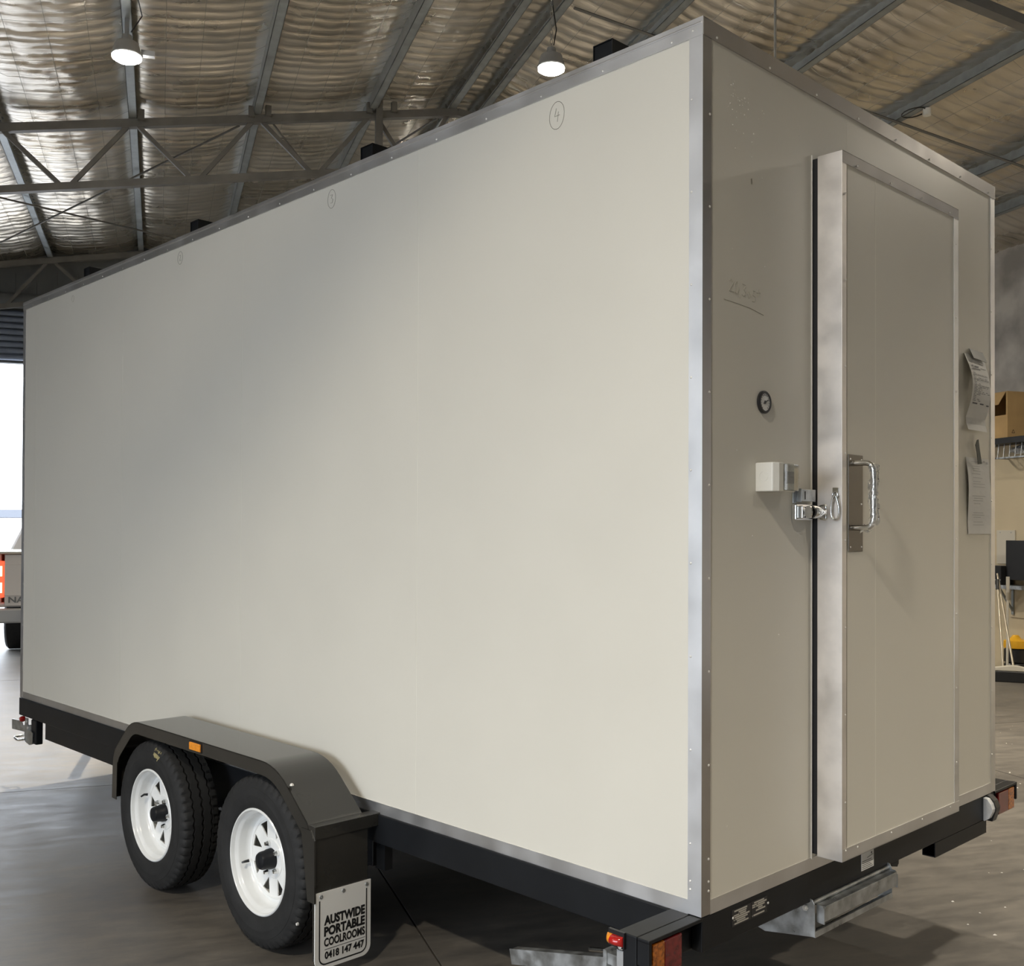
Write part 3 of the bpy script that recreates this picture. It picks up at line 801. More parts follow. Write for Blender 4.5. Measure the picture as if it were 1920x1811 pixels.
for k in range(5): pl.box(.0012, .0014, .882, .955 - .008 * (k % 3), .441 + k * .006, .4428 + k * .006)
pl.lathe([(.0012, .004), (.0014, .004), (.0014, 0)], 0, (0, .946, .4845), 10).bar((.0013, .915, .474), (.0013, .955, .479), .003, .0004)
obj('sticker_print', pl, 'ink', st)
# stubs under the beam
mb = MB(); a, b = 1.43, 1.89
mb.box(-.048, 0, a, b, .411, .4145).box(-.048, 0, a, b, .362, .366).box(-.048, -.045, a, b, .366, .411).box(-.003, 0, a, b, .366, .411)
P('tube_stub', mb, 'black')
P('channel_stub', MB().prism([(1.115, .414), (1.185, .414), (1.185, .392), (1.175, .382), (1.14, .390)], 0, -.06, -.02), 'black')
# fold-down step
def sc3(p): return (1.6433 - 1.04 * (1.6433 - p[0]), -2.3045 + 1.04 * (p[1] + 2.3045), 1.5368 - 1.04 * (1.5368 - p[2]))
def SP(name, mb, m, parent=None, **k):
    mb.v = [sc3(p) for p in mb.v]
    return obj(name, mb, m, parent or T, **k)
poly = [(-.127, .344), (-.087, .334), (.079, .361), (.077, .455), (.070, .467), (.055, .470), (.035, .452), (.030, .436), (.018, .428), (-.004, .425), (-.03, .412), (-.06, .400)]
stp = SP('folding_step', MB().prism(poly, 1, .448, .4515), 'galv', bevel=.0006)
stp['label'] = 'galvanised fold-up step under the rear door'
SP('side_plate', MB().prism(poly, 1, .930, .9335), 'galv', stp)
SP('tread', MB().box(.050, .098, .472, .926, .446, .4485).box(.0955, .098, .472, .926, .404, .446), 'galv', stp, bevel=.001)
SP('back_plate', MB().add([(-.02, .5, .452), (-.02, .915, .452), (.050, .926, .440), (.050, .472, .440)], [(0, 1, 2, 3)]).add([(-.02, .5, .449), (-.02, .915, .449), (.050, .926, .437), (.050, .472, .437)], [(3, 2, 1, 0)]), 'galv', stp)
te = [(.074, .400), (.099, .398), (.099, .440), (.092, .450), (.074, .452)]
SP('tread_end', MB().prism(te, 1, .466, .4695), 'galv', stp)
SP('tread_end', MB().prism(te, 1, .9265, .9295), 'galv', stp)
SP('pivot_rod', MB().tube([(.066, .4515, .455), (.066, .930, .455)], .006, 8), 'galv', stp, smooth=60)
SP('front_strip', MB().box(.074, .079, .4515, .930, .3605, .376).box(.045, .079, .4515, .930, .3585, .3605), 'galv', stp)
SP('bolt', MB().lathe([(.448, .009), (.442, .009), (.442, .005), (.436, .005), (.436, 0)], 1, (.05, 0, .440), 6), 'rivet', stp)

# stabiliser legs: one at the rear left under the beam, one at the front left
def stabiliser(x, y, z, s, ln):
    r = P('stabiliser_leg', MB().box(x - .05, x + .05, y, y + .05, z + .03, .4145), 'black')
    obj('leg_channel', MB().box(min(x, x + s * ln), max(x, x + s * ln), y - .028, y - .024, z - .03, z + .03).box(min(x, x + s * ln), max(x, x + s * ln), y - .028, y + .012, z + .026, z + .03), 'galv', r)
    obj('foot_plate', MB().box(x + s * ln - .004, x + s * ln + .004, y - .06, y + .05, z - .05, z + .04), 'galv', r)
    obj('handle_loop', MB().tube(fillet([(x + s * .02, y - .03, z - .07), (x + s * ln * .9, y - .035, z - .075), (x + s * ln * .9, y + .01, z - .07), (x + s * .02, y + .01, z - .07)], .015), .006, 8), 'galv', r, smooth=60)
    return r
# front-left leg, seen poking out under the front of the box
fl = P('stabiliser_leg', MB().box(-4.80, -4.72, -.012, .03, .262, .404), 'black', bevel=.006)
obj('leg_channel', MB().prism([(-5.11, .306), (-5.11, .366), (-4.95, .376), (-4.93, .352), (-4.80, .372), (-4.80, .290), (-4.86, .318)], 1, -.014, -.010), 'galv', fl)
obj('leg_bracket', MB().prism([(-4.87, .405), (-4.83, .405), (-4.83, .34), (-4.75, .33), (-4.75, .264), (-4.80, .252), (-4.87, .262), (-4.885, .30)], 1, -.020, -.015), 'galv', fl)
obj('handle_loop', MB().tube(fillet([(-4.88, -.02, .275), (-4.96, -.03, .258), (-5.03, -.03, .268), (-5.03, .03, .272), (-4.90, .02, .272)], .02), .007, 8), 'chrome', fl, smooth=60)
obj('red_knob', MB().lathe([(-.03, 0), (-.028, .014), (-.01, .018), (0, .014)], 1, (-4.935, 0, .388), 14), 'red', fl, smooth=60, label='red knob')
obj('bolt', MB().lathe([(-.026, 0), (-.026, .007), (-.019, .007)], 1, (-4.82, 0, .352), 6), 'rivet', fl)
obj('bolt', MB().lathe([(-.026, 0), (-.026, .007), (-.019, .007)], 1, (-4.84, 0, .385), 6), 'rivet', fl)
# rear-left leg
rl_ = P('stabiliser_leg', MB().box(-.20, -.12, .0, .05, .33, .4145), 'black')
obj('leg_channel', MB().bar((-.62, -.10, .255), (-.20, -.10, .350), .003, .045).bar((-.62, -.085, .275), (-.20, -.085, .371), .03, .003), 'galv', rl_)
obj('leg_bracket', MB().box(-.235, -.16, -.115, .0, .355, .385).box(-.238, -.226, -.12, -.07, .325, .392), 'galv', rl_)
obj('bolt', MB().tube([(-.30, -.105, .37), (-.225, -.105, .387)], .006, 6), 'chrome', rl_)

# ---- guards
def guard_mesh(sgn):
    def Yc(y): return y if sgn > 0 else W_ - y
    path = [(-3.04, .315), (-3.032, .522), (-2.845, .690), (-1.655, .688), (-1.440, .515), (-1.425, .470)]
    pf = fillet(path, [0, .05, .07, .10, .03, 0], 6)
    mb = MB(); n = len(pf); v = []; t = .0035
    # offset path inwards
    def nrm(i):
        a = Vector(pf[max(0, i - 1)]); b = Vector(pf[min(n - 1, i + 1)]); d = (b - a).normalized(); return Vector((d.y, -d.x))
    for i, p in enumerate(pf):
        q = Vector(p) + nrm(i) * t
        for yy in (-.280, -.052): v.append((p[0], Yc(yy), p[1])); v.append((q[0], Yc(yy), q[1]))
    f = []
    for i in range(n - 1):
        a = i * 4; b = a + 4
        f += [(a, b, b + 2, a + 2), (a + 1, a + 3, b + 3, b + 1), (a, a + 1, b + 1, b), (a + 2, b + 2, b + 3, a + 3)]
    mb.add(v, f)
    # outer skirt
    v = []; f = []
    for i, p in enumerate(pf):
        dpt = .052 if 2 < i else .045
        q = Vector(p) + nrm(i) * dpt
        for yy in (-.280, -.277): v.append((p[0], Yc(yy), p[1])); v.append((q[0], Yc(yy), q[1]))
    for i in range(n - 1):
        a = i * 4; b = a + 4
        f += [(a, a + 1, b + 1, b), (a + 2, b + 2, b + 3, a + 3), (a + 1, a + 3, b + 3, b + 1), (a, b, b + 2, a + 2)]
    mb.add(v, f)
    # inner upright between wheels and body
    return mb, Yc
for sgn in (1, -1):
    mb, Yc = guard_mesh(sgn)
    gd = P('mudguard', mb, 'guard', smooth=30)
    def yb(a, b): return (min(Yc(a), Yc(b)), max(Yc(a), Yc(b)))
    y = yb(-.280, .0)
    obj('guard_bracket', MB().box(-1.446, -1.400, y[0], y[1], .470, .516), 'guard', gd, bevel=.002)
    y = yb(-.050, .003)
    for x in (-2.95, -2.7, -2.2, -1.7):
        obj('guard_mount', MB().box(x - .02, x + .02, y[0], y[1], .47, .50), 'guard', gd)
    # mudflap with sheet-metal edge
    y = yb(-.280, -.052)
    fp = obj('mudflap', MB().box(-1.412, -1.405, y[0], y[1], .055, .472), 'guard', gd, bevel=.002)
    y = yb(-.283, -.277)
    obj('flap_edge', MB().prism([(-1.425, .50), (-1.398, .47), (-1.396, .255), (-1.44, .255), (-1.48, .50)], 1, y[0], y[1]), 'guard', gd)
    if sgn > 0:
        obj('marker_lens', MB().box(-2.295, -2.205, -.288, -.280, .648, .679), 'amber', gd, bevel=.003, label='small amber side marker lens')
        obj('marker_base', MB().box(-2.300, -2.200, -.283, -.280, .644, .683), 'blackp', gd)
        obj('dome_nut', MB().lathe([(.0, .008), (.006, .006), (.009, 0)], 2, (-1.565, -.268, .628), 10), 'rivet', gd, smooth=50)
        obj('dome_nut', MB().lathe([(-.28, .006), (-.287, .005), (-.289, 0)], 1, (-1.50, 0, .16), 10), 'rivet', gd, smooth=50)

# sign on the mudflap: white plate with bevelled bottom corners
sy0, sy1, sz0, sz1, sx_ = -.278, -.043, .022, .287, -1.403
def rr(y0, y1, z0, z1, r):
    return [(y0, z1), (y0, z0 + r)] + arc(y0 + r, z0 + r, r, PI, 1.5 * PI, 6) + arc(y1 - r, z0 + r, r, 1.5 * PI, 2 * PI, 6) + [(y1, z0 + r), (y1, z1)]
sg = P('sign_plate', MB().prism(rr(sy0, sy1, sz0, sz1, .035), 0, sx_, sx_ + .004), 'sign', label='white sign plate with black phone number, bolted to the mudflap')
xo = sx_ + .0045
i0, i1, jz = sy0 + .016, sy1 - .016, sz0 + .013
outp = [(i0, sz1 - .028), (i0, jz + .028)] + arc(i0 + .028, jz + .028, .028, PI, 1.5 * PI, 6) + arc(i1 - .028, jz + .028, .028, 1.5 * PI, 2 * PI, 6) + [(i1, jz + .028), (i1, sz1 - .028)]
inp = [(i0 + .005, sz1 - .028), (i0 + .005, jz + .028)] + arc(i0 + .028, jz + .028, .023, PI, 1.5 * PI, 6) + arc(i1 - .028, jz + .028, .023, 1.5 * PI, 2 * PI, 6) + [(i1 - .005, jz + .028), (i1 - .005, sz1 - .028)]
mb = MB(); n = len(outp)
mb.add([(xo, a, b) for a, b in outp] + [(xo, a, b) for a, b in inp], [(i, i + 1, n + i + 1, n + i) for i in range(n - 1)])
mb.box(xo - .0004, xo, sy0 + .040, sy1 - .024, .0865, .0882)
obj('sign_border', mb, 'ink', sg)
cy = (sy0 + sy1) / 2 + .006
for body, z, tgt, h, off in (('AUSTWIDE', .1700, .172, .0335, .0022), ('PORTABLE', .1320, .172, .0335, .0022), ('COOLROOMS', .0965, .172, .0300, .0014), ('0418 147 447', .0535, .166, .0265, .0013)):
    vs, fs = text_mesh(body, 1.0, .0003, off / (h * 1.38))
    xs_ = [v[0] for v in vs]; ys_ = [v[1] for v in vs]
    kx = tgt / (max(xs_) - min(xs_)); ky = h / (max(ys_) - min(ys_)); x0 = (max(xs_) + min(xs_)) / 2; y0 = min(ys_)
    vs = [((v[0] - x0) * kx, (v[1] - y0) * ky, v[2]) for v in vs]
    obj('lettering', put(vs, fs, (xo, cy, z), (0, 1, 0), (0, 0, 1)), 'ink', sg)
for yy in (sy0 + .024, (sy0 + sy1) / 2, sy1 - .018):
    obj('screw', MB().lathe([(xo - .001, .0075), (xo + .002, .0065), (xo + .003, .002), (xo + .0015, 0)], 0, (0, yy, sz1 - .014), 12), 'galv', sg, smooth=40)

# ---- wheels
def tyre_mesh():
    N_ = 208; v = []; f = []
    side = [(-.070, .190), (-.078, .196), (-.086, .206), (-.0905, .222), (-.0925, .245), (-.0925, .248), (-.0915, .251), (-.091, .262), (-.0895, .275), (-.0885, .2755), (-.086, .288), (-.081, .300), (-.077, .307)]
    tread = [(-.072, .3125), (-.066, .3150), (-.052, .3165), (-.0445, .3172), (-.0435, .3065), (-.0375, .3065), (-.0365, .3175), (-.020, .318), (-.0050, .318), (-.0040, .3065), (.0040, .3065), (.0050, .318),
             (.020, .318), (.0365, .3175), (.0375, .3065), (.0435, .3065), (.0445, .3172), (.052, .3165), (.066, .3150), (.072, .3125)]
    prof = side + tread + [(-a, b) for a, b in side[::-1]]
    m = len(prof); ns = len(side); nt_ = len(tread)
    for k in range(N_):
        a = 2 * PI * k / N_; ca, sa = math.cos(a), math.sin(a)
        tri = abs((k % 4) / 2 - 1) * 2 - 1
        sipe = (k % 4) == 0
        for i, (y, r) in enumerate(prof):
            if ns <= i < ns + nt_:
                if abs(y) < .06: y = y + .0034 * tri
                if sipe and abs(y) > .050: r -= .008
            elif sipe and i in (ns - 1, ns - 2, ns + nt_, ns + nt_ + 1): r -= .008
            v.append((r * ca, y, r * sa))
    for k in range(N_):
        k2 = (k + 1) % N_
        for i in range(m - 1): f.append((k * m + i, k * m + i + 1, k2 * m + i + 1, k2 * m + i))
    return MB().add(v, f)
def disc_mesh():
    cu = bpy.data.curves.new('disc', 'CURVE'); cu.dimensions = '2D'; cu.fill_mode = 'BOTH'; cu.extrude = .0022
    def spl(pts):
        s = cu.splines.new('POLY'); s.points.add(len(pts) - 1); s.use_cyclic_u = True
        for i, p in enumerate(pts): s.points[i].co = (p[0], p[1], 0, 1)
    spl([(.160 * math.cos(a), .160 * math.sin(a)) for a in np.linspace(0, 2 * PI, 73)[:-1]])
    spl([(.034 * math.cos(a), .034 * math.sin(a)) for a in np.linspace(0, 2 * PI, 33)[:-1]])
    for k in range(8):
        a = math.radians(12 + 45 * k)
        p = [(.139 * math.cos(a - .185), .139 * math.sin(a - .185)), (.139 * math.cos(a + .185), .139 * math.sin(a + .185)), (.078 * math.cos(a), .078 * math.sin(a))]
        c = fillet([((p[0][0] + p[1][0]) / 2, (p[0][1] + p[1][1]) / 2)] + [p[1], p[2], p[0]] + [((p[0][0] + p[1][0]) / 2, (p[0][1] + p[1][1]) / 2)], .004, 3)
        spl(c[:-1])
    o = bpy.data.objects.new('d', cu); COL.objects.link(o)
    me = bpy.data.meshes.new_from_object(o.evaluated_get(bpy.context.evaluated_depsgraph_get()))
    v = [(q.co.x, q.co.z, q.co.y) for q in me.vertices]; f = [tuple(p.vertices) for p in me.polygons]
    bpy.data.objects.remove(o); bpy.data.curves.remove(cu); bpy.data.meshes.remove(me)
    return v, f
rimp = [(-.074, .1985), (-.080, .197), (-.083, .1935), (-.083, .190), (-.079, .1875), (-.070, .1865), (-.066, .1845), (-.060, .1765), (-.052, .1735), (-.030, .1725), (-.018, .168), (-.0115, .160), (-.010, .157), (.02, .157), (.05, .168), (.07, .185), (.08, .1985),
        (.075, .200), (.06, .183), (.02, .160), (-.05, .178), (-.070, .1925)]
rim0 = MB().lathe(rimp, 1, (0, 0, 0), 72, closed=True)
dv, df = disc_mesh()
rim0.add([(a, b - .012, c) for a, b, c in dv], df)
# pressed ring and raised hub pad
rim0.lathe([(-.0142, .150), (-.0165, .1475), (-.0165, .145), (-.0142, .1425)], 1, (0, 0, 0), 64)
rim0.lathe([(-.0142, .074), (-.0185, .071), (-.0185, .040), (-.0142, .034)], 1, (0, 0, 0), 48)
def nut(a):
    return MB().lathe([(-.016, .0105), (-.028, .0105), (-.031, .0095), (-.038, .0075), (-.040, 0)], 1, (.057 * math.cos(a), 0, .057 * math.sin(a)), 6)
wheel_src = {}
def wheel(x, y, rot, outer, mark=False, label=None):
    first = not wheel_src
    def mk(name, build, m, sm, parent, idx=0):
        key = (name, idx)
        if key not in wheel_src:
            o = obj(name, build(), m, parent, smooth=sm); wheel_src[key] = o.data
        else:
            o = bpy.data.objects.new(name, wheel_src[key]); COL.objects.link(o); o.parent = parent
        return o
    w = mk('wheel', lambda: rim0, 'rim', 35, T)
    w.location = (x, y, .298)
    w.rotation_euler = (0, rot, 0 if outer < 0 else PI)
    mk('tyre', tyre_mesh, 'rubber', 28, w)
    mk('hub_cap', lambda: MB().lathe([(-.012, .0385), (-.034, .0375), (-.037, .0350), (-.062, .0335), (-.070, .029), (-.074, .018), (-.075, 0)], 1, (0, 0, 0), 32), 'black', 40, w)
    for k in range(5):
        mk('wheel_nut', lambda k=k: nut(math.radians(18 + 72 * k)), 'chrome', None, w, k)
    mk('valve', lambda: MB().tube([(-.148, -.030, .0), (-.152, -.045, 0), (-.142, -.062, 0)], [.006, .005, .004], 8), 'blackp', 50, w)
    if label: w['label'] = label
    return w
WY = -.1775
wa = wheel(-1.815, WY, math.radians(-15), -1, label='white eight-hole steel wheel nearest the rear, black tyre')
wb = wheel(-2.695, WY, math.radians(22), -1, label='white eight-hole steel wheel further forward, yellow mark on its tyre')
wheel(-1.815, W_ - WY, 0, 1); wheel(-2.695, W_ - WY, .4, 1)
# yellow crayon mark on the forward tyre's shoulder
a0 = math.radians(70); mb = MB(); rr_ = random.Random(2)
for k in range(9):
    a = a0 + k * .022; r0 = .266 + rr_.uniform(-.006, .006); r1 = .302 + rr_.uniform(-.006, .002)
    def yy(r): return -.0925 + max(0, (r - .262)) * .32 - .0012
    v = [(r0 * math.cos(a), yy(r0), r0 * math.sin(a)), (r1 * math.cos(a + .01), yy(r1), r1 * math.sin(a + .01)), (r1 * math.cos(a + .024), yy(r1), r1 * math.sin(a + .024)), (r0 * math.cos(a + .016), yy(r0), r0 * math.sin(a + .016))]
    mb.add(v, [(0, 1, 2, 3)])
ym = P('crayon_mark', mb, 'yellowmark', label='yellow crayon scribble on the tyre'); ym.location = (-2.695, WY, .298)
# axles, springs
for x in (-1.815, -2.695):
    P('axle', MB().tube([(x, -.12, .298), (x, W_ + .12, .298)], .025, 10), 'black', smooth=60)
for yy0 in (.0, W_ - .06):
    for x in (-1.815, -2.695):
        pts = [(x + t * .36, yy0 + .03, .262 + .055 * t * t) for t in np.linspace(-1, 1, 9)]
        mb = MB()
        for k in range(3):
            pp = [(p[0] * 1.0, p[1], p[2] - .010 * k) for p in pts[k:len(pts) - k]]
            for a, b in zip(pp[:-1], pp[1:]): mb.bar(a, b, .055, .008)
        P('leaf_spring', mb, 'black')
    P('spring_hanger', MB().box(-2.285, -2.225, yy0, yy0 + .05, .29, .42).box(-2.32, -2.19, yy0 + .01, yy0 + .04, .29, .34), 'black')

# documents taped to the rear wall
def sheet(name, y0, y1, z0, z1, bow, m, skew=0, wave=0, par=None):
    n = 12; v = []; f = []
    for i in range(n + 1):
        t = i / n; z = z1 + (z0 - z1) * t
        x = .0040 + bow * math.sin(PI * min(1, t * 1.15)) * (1 if t < .87 else .6) + (wave * .012 * max(0, t - .85) / .15)
        dy = skew * t
        for j in range(5):
            s = j / 4; v.append((x + .002 * math.sin(6 * t + 3 * s) * (t > .1), y0 + (y1 - y0) * s + dy, z))
    for i in range(n):
        for j in range(4): f.append((i * 5 + j, i * 5 + j + 1, (i + 1) * 5 + j + 1, (i + 1) * 5 + j))
    mb = MB().add(v, f); o = obj(name, mb, m, par)
    s = o.modifiers.new('solid', 'SOLIDIFY'); s.thickness = .0004
    return o, lambda s_, t_: (.0040 + bow * math.sin(PI * min(1, t_ * 1.15)) * (1 if t_ < .87 else .6) + wave * .012 * max(0, t_ - .85) / .15 + .002 * math.sin(6 * t_ + 3 * s_) * (t_ > .1) + .0012, y0 + (y1 - y0) * s_ + skew * t_, z1 + (z0 - z1) * t_)
def on_T(o):
    o.location = T.location; o.rotation_euler = T.rotation_euler; return o
p1, F1 = sheet('document', 1.675, 1.850, 1.925, 2.215, .030, 'paper', .012, 1)
on_T(p1); tag(p1, 'curling white printed sheet, upper of the two taped beside the door', 'paper', 'sheets taped beside the door')
def printing(par, F, rows, m):
    mb = MB()
    for (t, s0, s1, h) in rows:
        a = F(s0, t); b = F((s0 + s1) / 2, t); c = F(s1, t); a2 = F(s0, t + h); b2 = F((s0 + s1) / 2, t + h); c2 = F(s1, t + h)
        mb.add([a, b, c, a2, b2, c2], [(0, 1, 4, 3), (1, 2, 5, 4)])
    return obj('print_lines', mb, m, par)
rr2 = random.Random(9); rows = [(.15, .12, .22, .018), (.15, .28, .5, .02), (.19, .12, .55, .012), (.17, .6, .9, .006)]
t = .25
while t < .62:
    s = .08
    while s < .85:
        w = rr2.uniform(.05, .22); rows.append((t, s, min(.92, s + w), .007)); s += w + rr2.uniform(.02, .12)
        if rr2.random() < .2: break
    t += .020
rows += [(.64, .10, .36, .018), (.64, .5, .68, .016), (.65, .82, .95, .016)]
printing(p1, F1, rows, 'print')
tq = [(.004, 1.718, 2.237), (.004, 1.845, 2.235), (.0185, 1.852, 2.196), (.0185, 1.724, 2.200)]
tp = obj('tape', MB().add(tq + [(a + .002, b, c) for a, b, c in tq], [(3, 2, 1, 0), (4, 5, 6, 7), (0, 1, 5, 4), (1, 2, 6, 5), (2, 3, 7, 6), (3, 0, 4, 7)]), 'tape'); on_T(tp); tag(tp, 'wide strip of grey tape over the top of the upper sheet', 'tape')
p2, F2 = sheet('document', 1.690, 1.905, 1.530, 1.822, .006, 'paper', .024, 0)
on_T(p2); tag(p2, 'flatter faded sheet with faint print, lower of the two beside the door', 'paper', 'sheets taped beside the door')
rows = [(.05, .2, .7, .006), (.03, .72, .82, .02), (.04, .84, .93, .03)]
for t in (.11, .14, .17, .21, .26, .31, .34, .38, .5, .53, .56, .60, .72, .75, .78, .84, .88): rows.append((t, .15 + .1 * rr2.random(), .5 + .25 * rr2.random(), .006))
printing(p2, F2, rows, 'print_faint')
tp = obj('tape', MB().prism([(1.752, 1.870), (1.768, 1.890), (1.780, 1.893), (1.790, 1.860), (1.812, 1.800), (1.776, 1.797), (1.766, 1.840)], 0, .014, .016), 'tape'); on_T(tp); tag(tp, 'short narrow strip of grey tape holding the lower sheet', 'tape')

# ------------------------------------------------------------------ right side of the shed
pt = struct('wall_lining', MB().box(9.15, XR - .003, 3.0, 14.5, 0, 2.545), 'cream')
for y in (5.4, 7.8, 10.2, 12.6): obj('cover_strip', MB().box(9.145, 9.15, y - .02, y + .02, 0, 2.545), 'cream', pt)
sh = obj('wall_shelf', MB().box(8.93, XR - .003, 7.6, 11.4, 2.548, 2.612), 'blackp'); tag(sh, 'black shelf board along the top of the cream wall lining', 'shelf')
# cardboard carton, flap hanging open
bx = empty('cardboard_box', (8.95, 9.245, 2.612))
tag(bx, 'open brown cardboard box with a folded-out flap on the black shelf', 'box')
Hb, Db, Wb = .512, .50, .48
obj('side_wall', MB().box(0, Db, 0, .006, 0, Hb), 'card', bx)
obj('side_wall', MB().box(0, Db, Wb - .006, Wb, 0, Hb), 'card', bx)
obj('end_wall', MB().box(Db - .006, Db, .006, Wb - .006, 0, Hb), 'card', bx)
obj('end_wall', MB().box(0, .006, .006, Wb - .006, 0, .255).box(0, .006, .006, .022, .255, Hb), 'card', bx)
obj('base', MB().box(.006, Db - .006, .006, Wb - .006, 0, .006), 'card', bx)
obj('top', MB().box(.0, Db, 0, Wb, Hb, Hb + .006), 'card', bx)
obj('flap', MB().add([(-.002, .02, Hb), (-.002, .40, Hb), (-.055, .40, .37), (-.055, .075, .37)], [(0, 1, 2, 3)]).add([(-.006, .02, Hb), (-.006, .40, Hb), (-.059, .40, .37), (-.059, .075, .37)], [(3, 2, 1, 0)]), 'card', bx)
vs, fs = text_mesh('VU', .07, .0003, .002); obj('box_print', put(vs, fs, (.29, -.0005, .25), (1, 0, 0), (0, 0, 1)), 'carddark', bx)
mb = MB(); tri = [(.06, .052), (.10, .052), (.08, .09)]
for i in range(3):
    a, b = tri[i], tri[(i + 1) % 3]; mb.bar((a[0], -.0008, a[1]), (b[0], -.0008, b[1]), .001, .006)
obj('box_symbol', mb, 'carddark', bx)
# metal tray bracket on the lining
ty = empty('wire_rack', (9.14, 9.05, 2.39)); tag(ty, 'grey wire rack fixed to the cream lining under the shelf', 'rack')
mb = MB()
for k in range(12): mb.tube([(0, -.55 + .084 * k, .17), (-.14, -.55 + .084 * k, .17), (-.16, -.55 + .084 * k, 0), (0, -.55 + .084 * k, 0)], .006, 5)
obj('wires', mb, 'galv', ty, kind='stuff')
obj('frame', MB().box(-.17, -.155, -.56, .40, -.008, .008).box(-.15, -.13, -.56, .40, .165, .18).box(-.17, 0, .38, .40, -.008, .01).box(-.15, 0, .38, .40, .165, .18), 'galv', ty)
obj('clamp', MB().box(-.19, -.12, .40, .47, .12, .18), 'chrome', ty, bevel=.01)
obj('tray_contents', crumple(10, 12, lambda u, v: (-.145 + .10 * u, -.5 + .75 * v, .05 + .09 * u), 5, .05), 'lampbody', ty)
# white board sheet
ws = obj('notice_board', MB().box(9.138, 9.15, 9.335, 9.605, 1.196, 1.579), 'whitepole', bevel=.001); tag(ws, 'blank pale board screwed to the cream lining by two screws', 'board')
for y in (9.39, 9.55): obj('screw', MB().lathe([(9.138, .008), (9.134, .006), (9.133, 0)], 0, (0, y, 1.553), 10), 'lampbody', ws)
# bench with black monitor and black unit
bn = empty('wall_bench', (8.95, 9.0, 0)); tag(bn, 'narrow grey wall bench on steel brackets holding black equipment', 'bench')
obj('bench_top', MB().box(-.02, .199, -1.4, .505, .925, .965), 'galv', bn)
obj('bracket', MB().box(.17, .199, .34, .37, .63, .925), 'purlin', bn)
obj('brace', MB().bar((.185, .355, .66), (.0, .355, .915), .02, .02), 'purlin', bn)
obj('back_board', MB().box(.185, .199, -1.4, .41, .60, .922), 'cream', bn)
mo = empty('monitor', (9.0, 8.80, .966)); tag(mo, 'large black screen standing on the wall bench', 'monitor')
obj('screen', MB().box(0, .04, -.45, .525, .06, .50), 'blackp', mo, bevel=.004); obj('stand', MB().box(-.03, .12, -.15, .15, 0, .012).box(.01, .03, -.05, .05, .012, .07), 'blackp', mo)
eq = empty('black_unit', (9.02, 9.42, .966)); tag(eq, 'low black equipment box on the bench below the pale board', 'box')
obj('case', MB().box(-.08, .10, -.085, .085, 0, .215), 'blackp', eq, bevel=.006); obj('front_trim', MB().box(-.083, -.08, -.08, .08, .05, .06), 'lampbody', eq)
# cleaning tools
mp = empty('mop_pole', (8.80, 9.10, 0)); tag(mp, 'white-handled mop standing upright against the bench', 'mop')
obj('handle', MB().tube([(0, 0, .06), (0, -.01, .83)], .013, 8), 'whitepole', mp, smooth=60)
obj('grip', MB().tube([(0, -.01, .90), (0, -.012, 1.07)], .019, 10), 'whitepole', mp, smooth=60)
obj('collar', MB().tube([(0, -.01, .82), (0, -.01, .90)], .021, 10), 'steelpole', mp, smooth=60)
obj('mop_head', MB().lathe([(0, .044), (.03, .044), (.06, .03), (.09, .016)], 2, (0, 0, .0), 14), 'lampbody', mp, smooth=50)
b1 = empty('broom', (8.42, 8.62, 0), math.radians(-40)); tag(b1, 'broom with a cream head and black bristles, nearest the camera', 'broom')
obj('handle', MB().tube([(0, 0, .15), (-.11, .67, 1.10)], .011, 8), 'steelpole', b1, smooth=60)
obj('head', MB().prism([(-.20, .115), (.17, .115), (.15, .150), (.03, .175), (-.03, .175), (-.18, .150)], 1, -.03, .03), 'whitepole', b1, bevel=.008)
obj('bristles', MB().prism([(-.20, .0), (.16, .0), (.17, .115), (-.20, .115)], 1, -.035, .035), 'blackp', b1, bevel=.01)
b2 = empty('squeegee', (8.48, 8.82, 0)); tag(b2, 'squeegee with black grip leaning behind the broom', 'squeegee')
obj('handle', MB().tube([(0, 0, .06), (.19, .28, .93)], .010, 8), 'steelpole', b2, smooth=60)
obj('grip', MB().tube([(.19, .28, .93), (.215, .31, 1.04)], .016, 8), 'blackp', b2, smooth=60)
obj('blade', MB().bar((-.12, .16, .02), (.10, -.16, .02), .02, .04), 'blackp', b2)
obj('blade_holder', MB().bar((-.12, .16, .055), (.10, -.16, .055), .035, .03), 'whitepole', b2)
vc = empty('floor_scrubber', (8.985, 9.17, 0)); tag(vc, 'black floor machine with a yellow collar behind the brooms', 'cleaner')
obj('skirt', MB().lathe([(0, .0), (0, .12), (.05, .125), (.10, .12), (.12, .10)], 2, (0, 0, .0), 24), 'blackp', vc, smooth=40)
obj('body', MB().lathe([(.12, .10), (.13, .12), (.26, .12), (.28, .10)], 2, (0, 0, 0), 24), 'blackp', vc, smooth=40)
obj('collar', MB().lathe([(.28, .12), (.30, .125), (.36, .12), (.38, .06), (.42, .03), (.42, 0)], 2, (0, 0, 0), 24), 'yellow', vc, smooth=40)
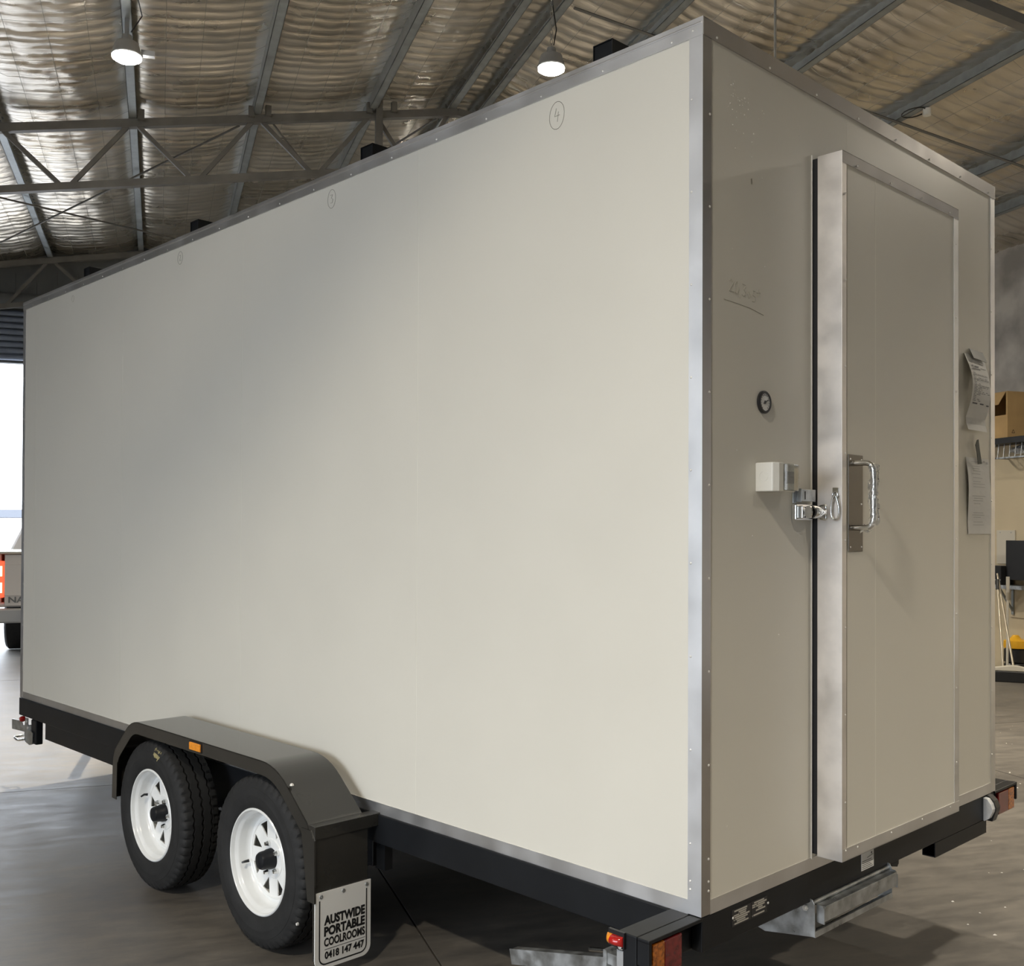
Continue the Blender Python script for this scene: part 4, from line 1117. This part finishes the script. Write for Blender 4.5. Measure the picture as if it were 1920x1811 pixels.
# crumbs on the floor
db = MB(); r3 = random.Random(6)
for k in range(170):
    x = r3.uniform(2.9, 7.6); y = r3.uniform(2.6, 7.0)
    s = r3.choice((.003, .004, .006, .009))
    a = r3.random() * 3
    db.add([(x + s * math.cos(a), y + s * math.sin(a), .0005), (x - s * math.sin(a), y + s * .6 * math.cos(a), .001), (x - s * math.cos(a), y - s * math.sin(a), .0005), (x + s * .5 * math.sin(a), y - s * math.cos(a), .001), (x, y, s * .7)], [(0, 1, 4), (1, 2, 4), (2, 3, 4), (3, 0, 4)])
for k in range(14):
    x = r3.uniform(-.9, .6); y = r3.uniform(2.6, 4.4); s = .003
    db.add([(x + s, y, .0005), (x, y + s, .0005), (x - s, y, .0005), (x, y - s, .0005), (x, y, s)], [(0, 1, 4), (1, 2, 4), (2, 3, 4), (3, 0, 4)])
d = obj('foam_crumbs', db, 'debris', kind='stuff'); tag(d, 'scattered tiny white foam crumbs on the concrete floor', 'crumbs')

# ------------------------------------------------------------------ pickup in the far doorway
U = empty('pickup_truck', (-.95, 13.9, 0)); tag(U, 'silver pickup truck seen from behind at the open far door, brake lights on', 'truck')
hw = .90
obj('tub', MB().box(-hw, -hw + .06, .05, 1.55, .60, 1.25).box(hw - .06, hw, .05, 1.55, .60, 1.25).box(-hw, hw, 1.50, 1.55, .60, 1.25).box(-hw, hw, .05, 1.55, .60, .66), 'ute', U, bevel=.02)
tg = obj('tailgate', MB().box(-.80, .80, -.0, .05, .62, 1.24).box(-.80, .80, -.012, .0, .74, 1.12), 'ute', U, bevel=.012)
vs, fs = text_mesh('NAVARA', .10, .002, .002, 1.25, 'LEFT'); obj('lettering', put(vs, fs, (-.76, -.014, .66), (1, 0, 0), (0, 0, 1)), 'greyclad', tg)
obj('tub_rail', MB().box(-hw - .01, hw + .01, -.02, 1.55, 1.245, 1.275), 'whitepole', U, bevel=.008)
obj('bumper', MB().box(-.88, .88, -.12, .06, .42, .59).box(-.6, .6, -.16, -.1, .45, .585), 'lampbody', U, bevel=.02)
for s in (-1, 1):
    l_ = obj('tail_light', MB().box(min(s * .805, s * .91), max(s * .805, s * .91), -.012, .10, .72, 1.16), 'tail_lit', U, bevel=.012)
    obj('bulb_cover', MB().box(min(s * .825, s * .885), max(s * .825, s * .885), -.018, -.010, .98, 1.10), 'tail_core', l_)
    obj('bulb_cover', MB().box(min(s * .825, s * .885), max(s * .825, s * .885), -.018, -.010, .78, .90), 'tail_core', l_)
mb = MB()
v = [(-.95, 1.56, .62), (.95, 1.56, .62), (.92, 3.4, .62), (-.92, 3.4, .62), (-.95, 1.56, 1.25), (.95, 1.56, 1.25), (.90, 3.6, 1.18), (-.90, 3.6, 1.18), (-.74, 1.80, 1.76), (.74, 1.80, 1.76), (.70, 2.9, 1.76), (-.70, 2.9, 1.76)]
mb.add(v, [(0, 1, 5, 4), (1, 2, 6, 5), (2, 3, 7, 6), (3, 0, 4, 7), (4, 5, 9, 8), (5, 6, 10, 9), (6, 7, 11, 10), (7, 4, 8, 11), (8, 9, 10, 11), (3, 2, 1, 0)])
obj('cab', mb, 'ute', U, bevel=.04)
obj('rear_window', MB().add([(-.60, 1.64, 1.32), (.60, 1.64, 1.32), (.54, 1.80, 1.66), (-.54, 1.80, 1.66)], [(0, 1, 2, 3)]), 'glassdark', U)
obj('bonnet', MB().box(-.85, .85, 3.4, 4.8, .62, 1.08), 'ute', U, bevel=.06)
for (x, y) in ((-.76, .95), (.76, .95), (-.76, 4.05), (.76, 4.05)):
    w = obj('wheel', MB().lathe([(-.12, .0), (-.12, .22), (-.13, .24), (-.12, .34), (-.09, .37), (.09, .37), (.12, .34), (.12, 0)], 0, (x, y, .375), 32), 'rubber', U, smooth=40)
obj('rear_axle', MB().tube([(-.65, .95, .375), (.65, .95, .375)], .05, 10), 'black', U)
obj('underbody', MB().box(-.5, .5, .2, 4.4, .35, .60), 'black', U)
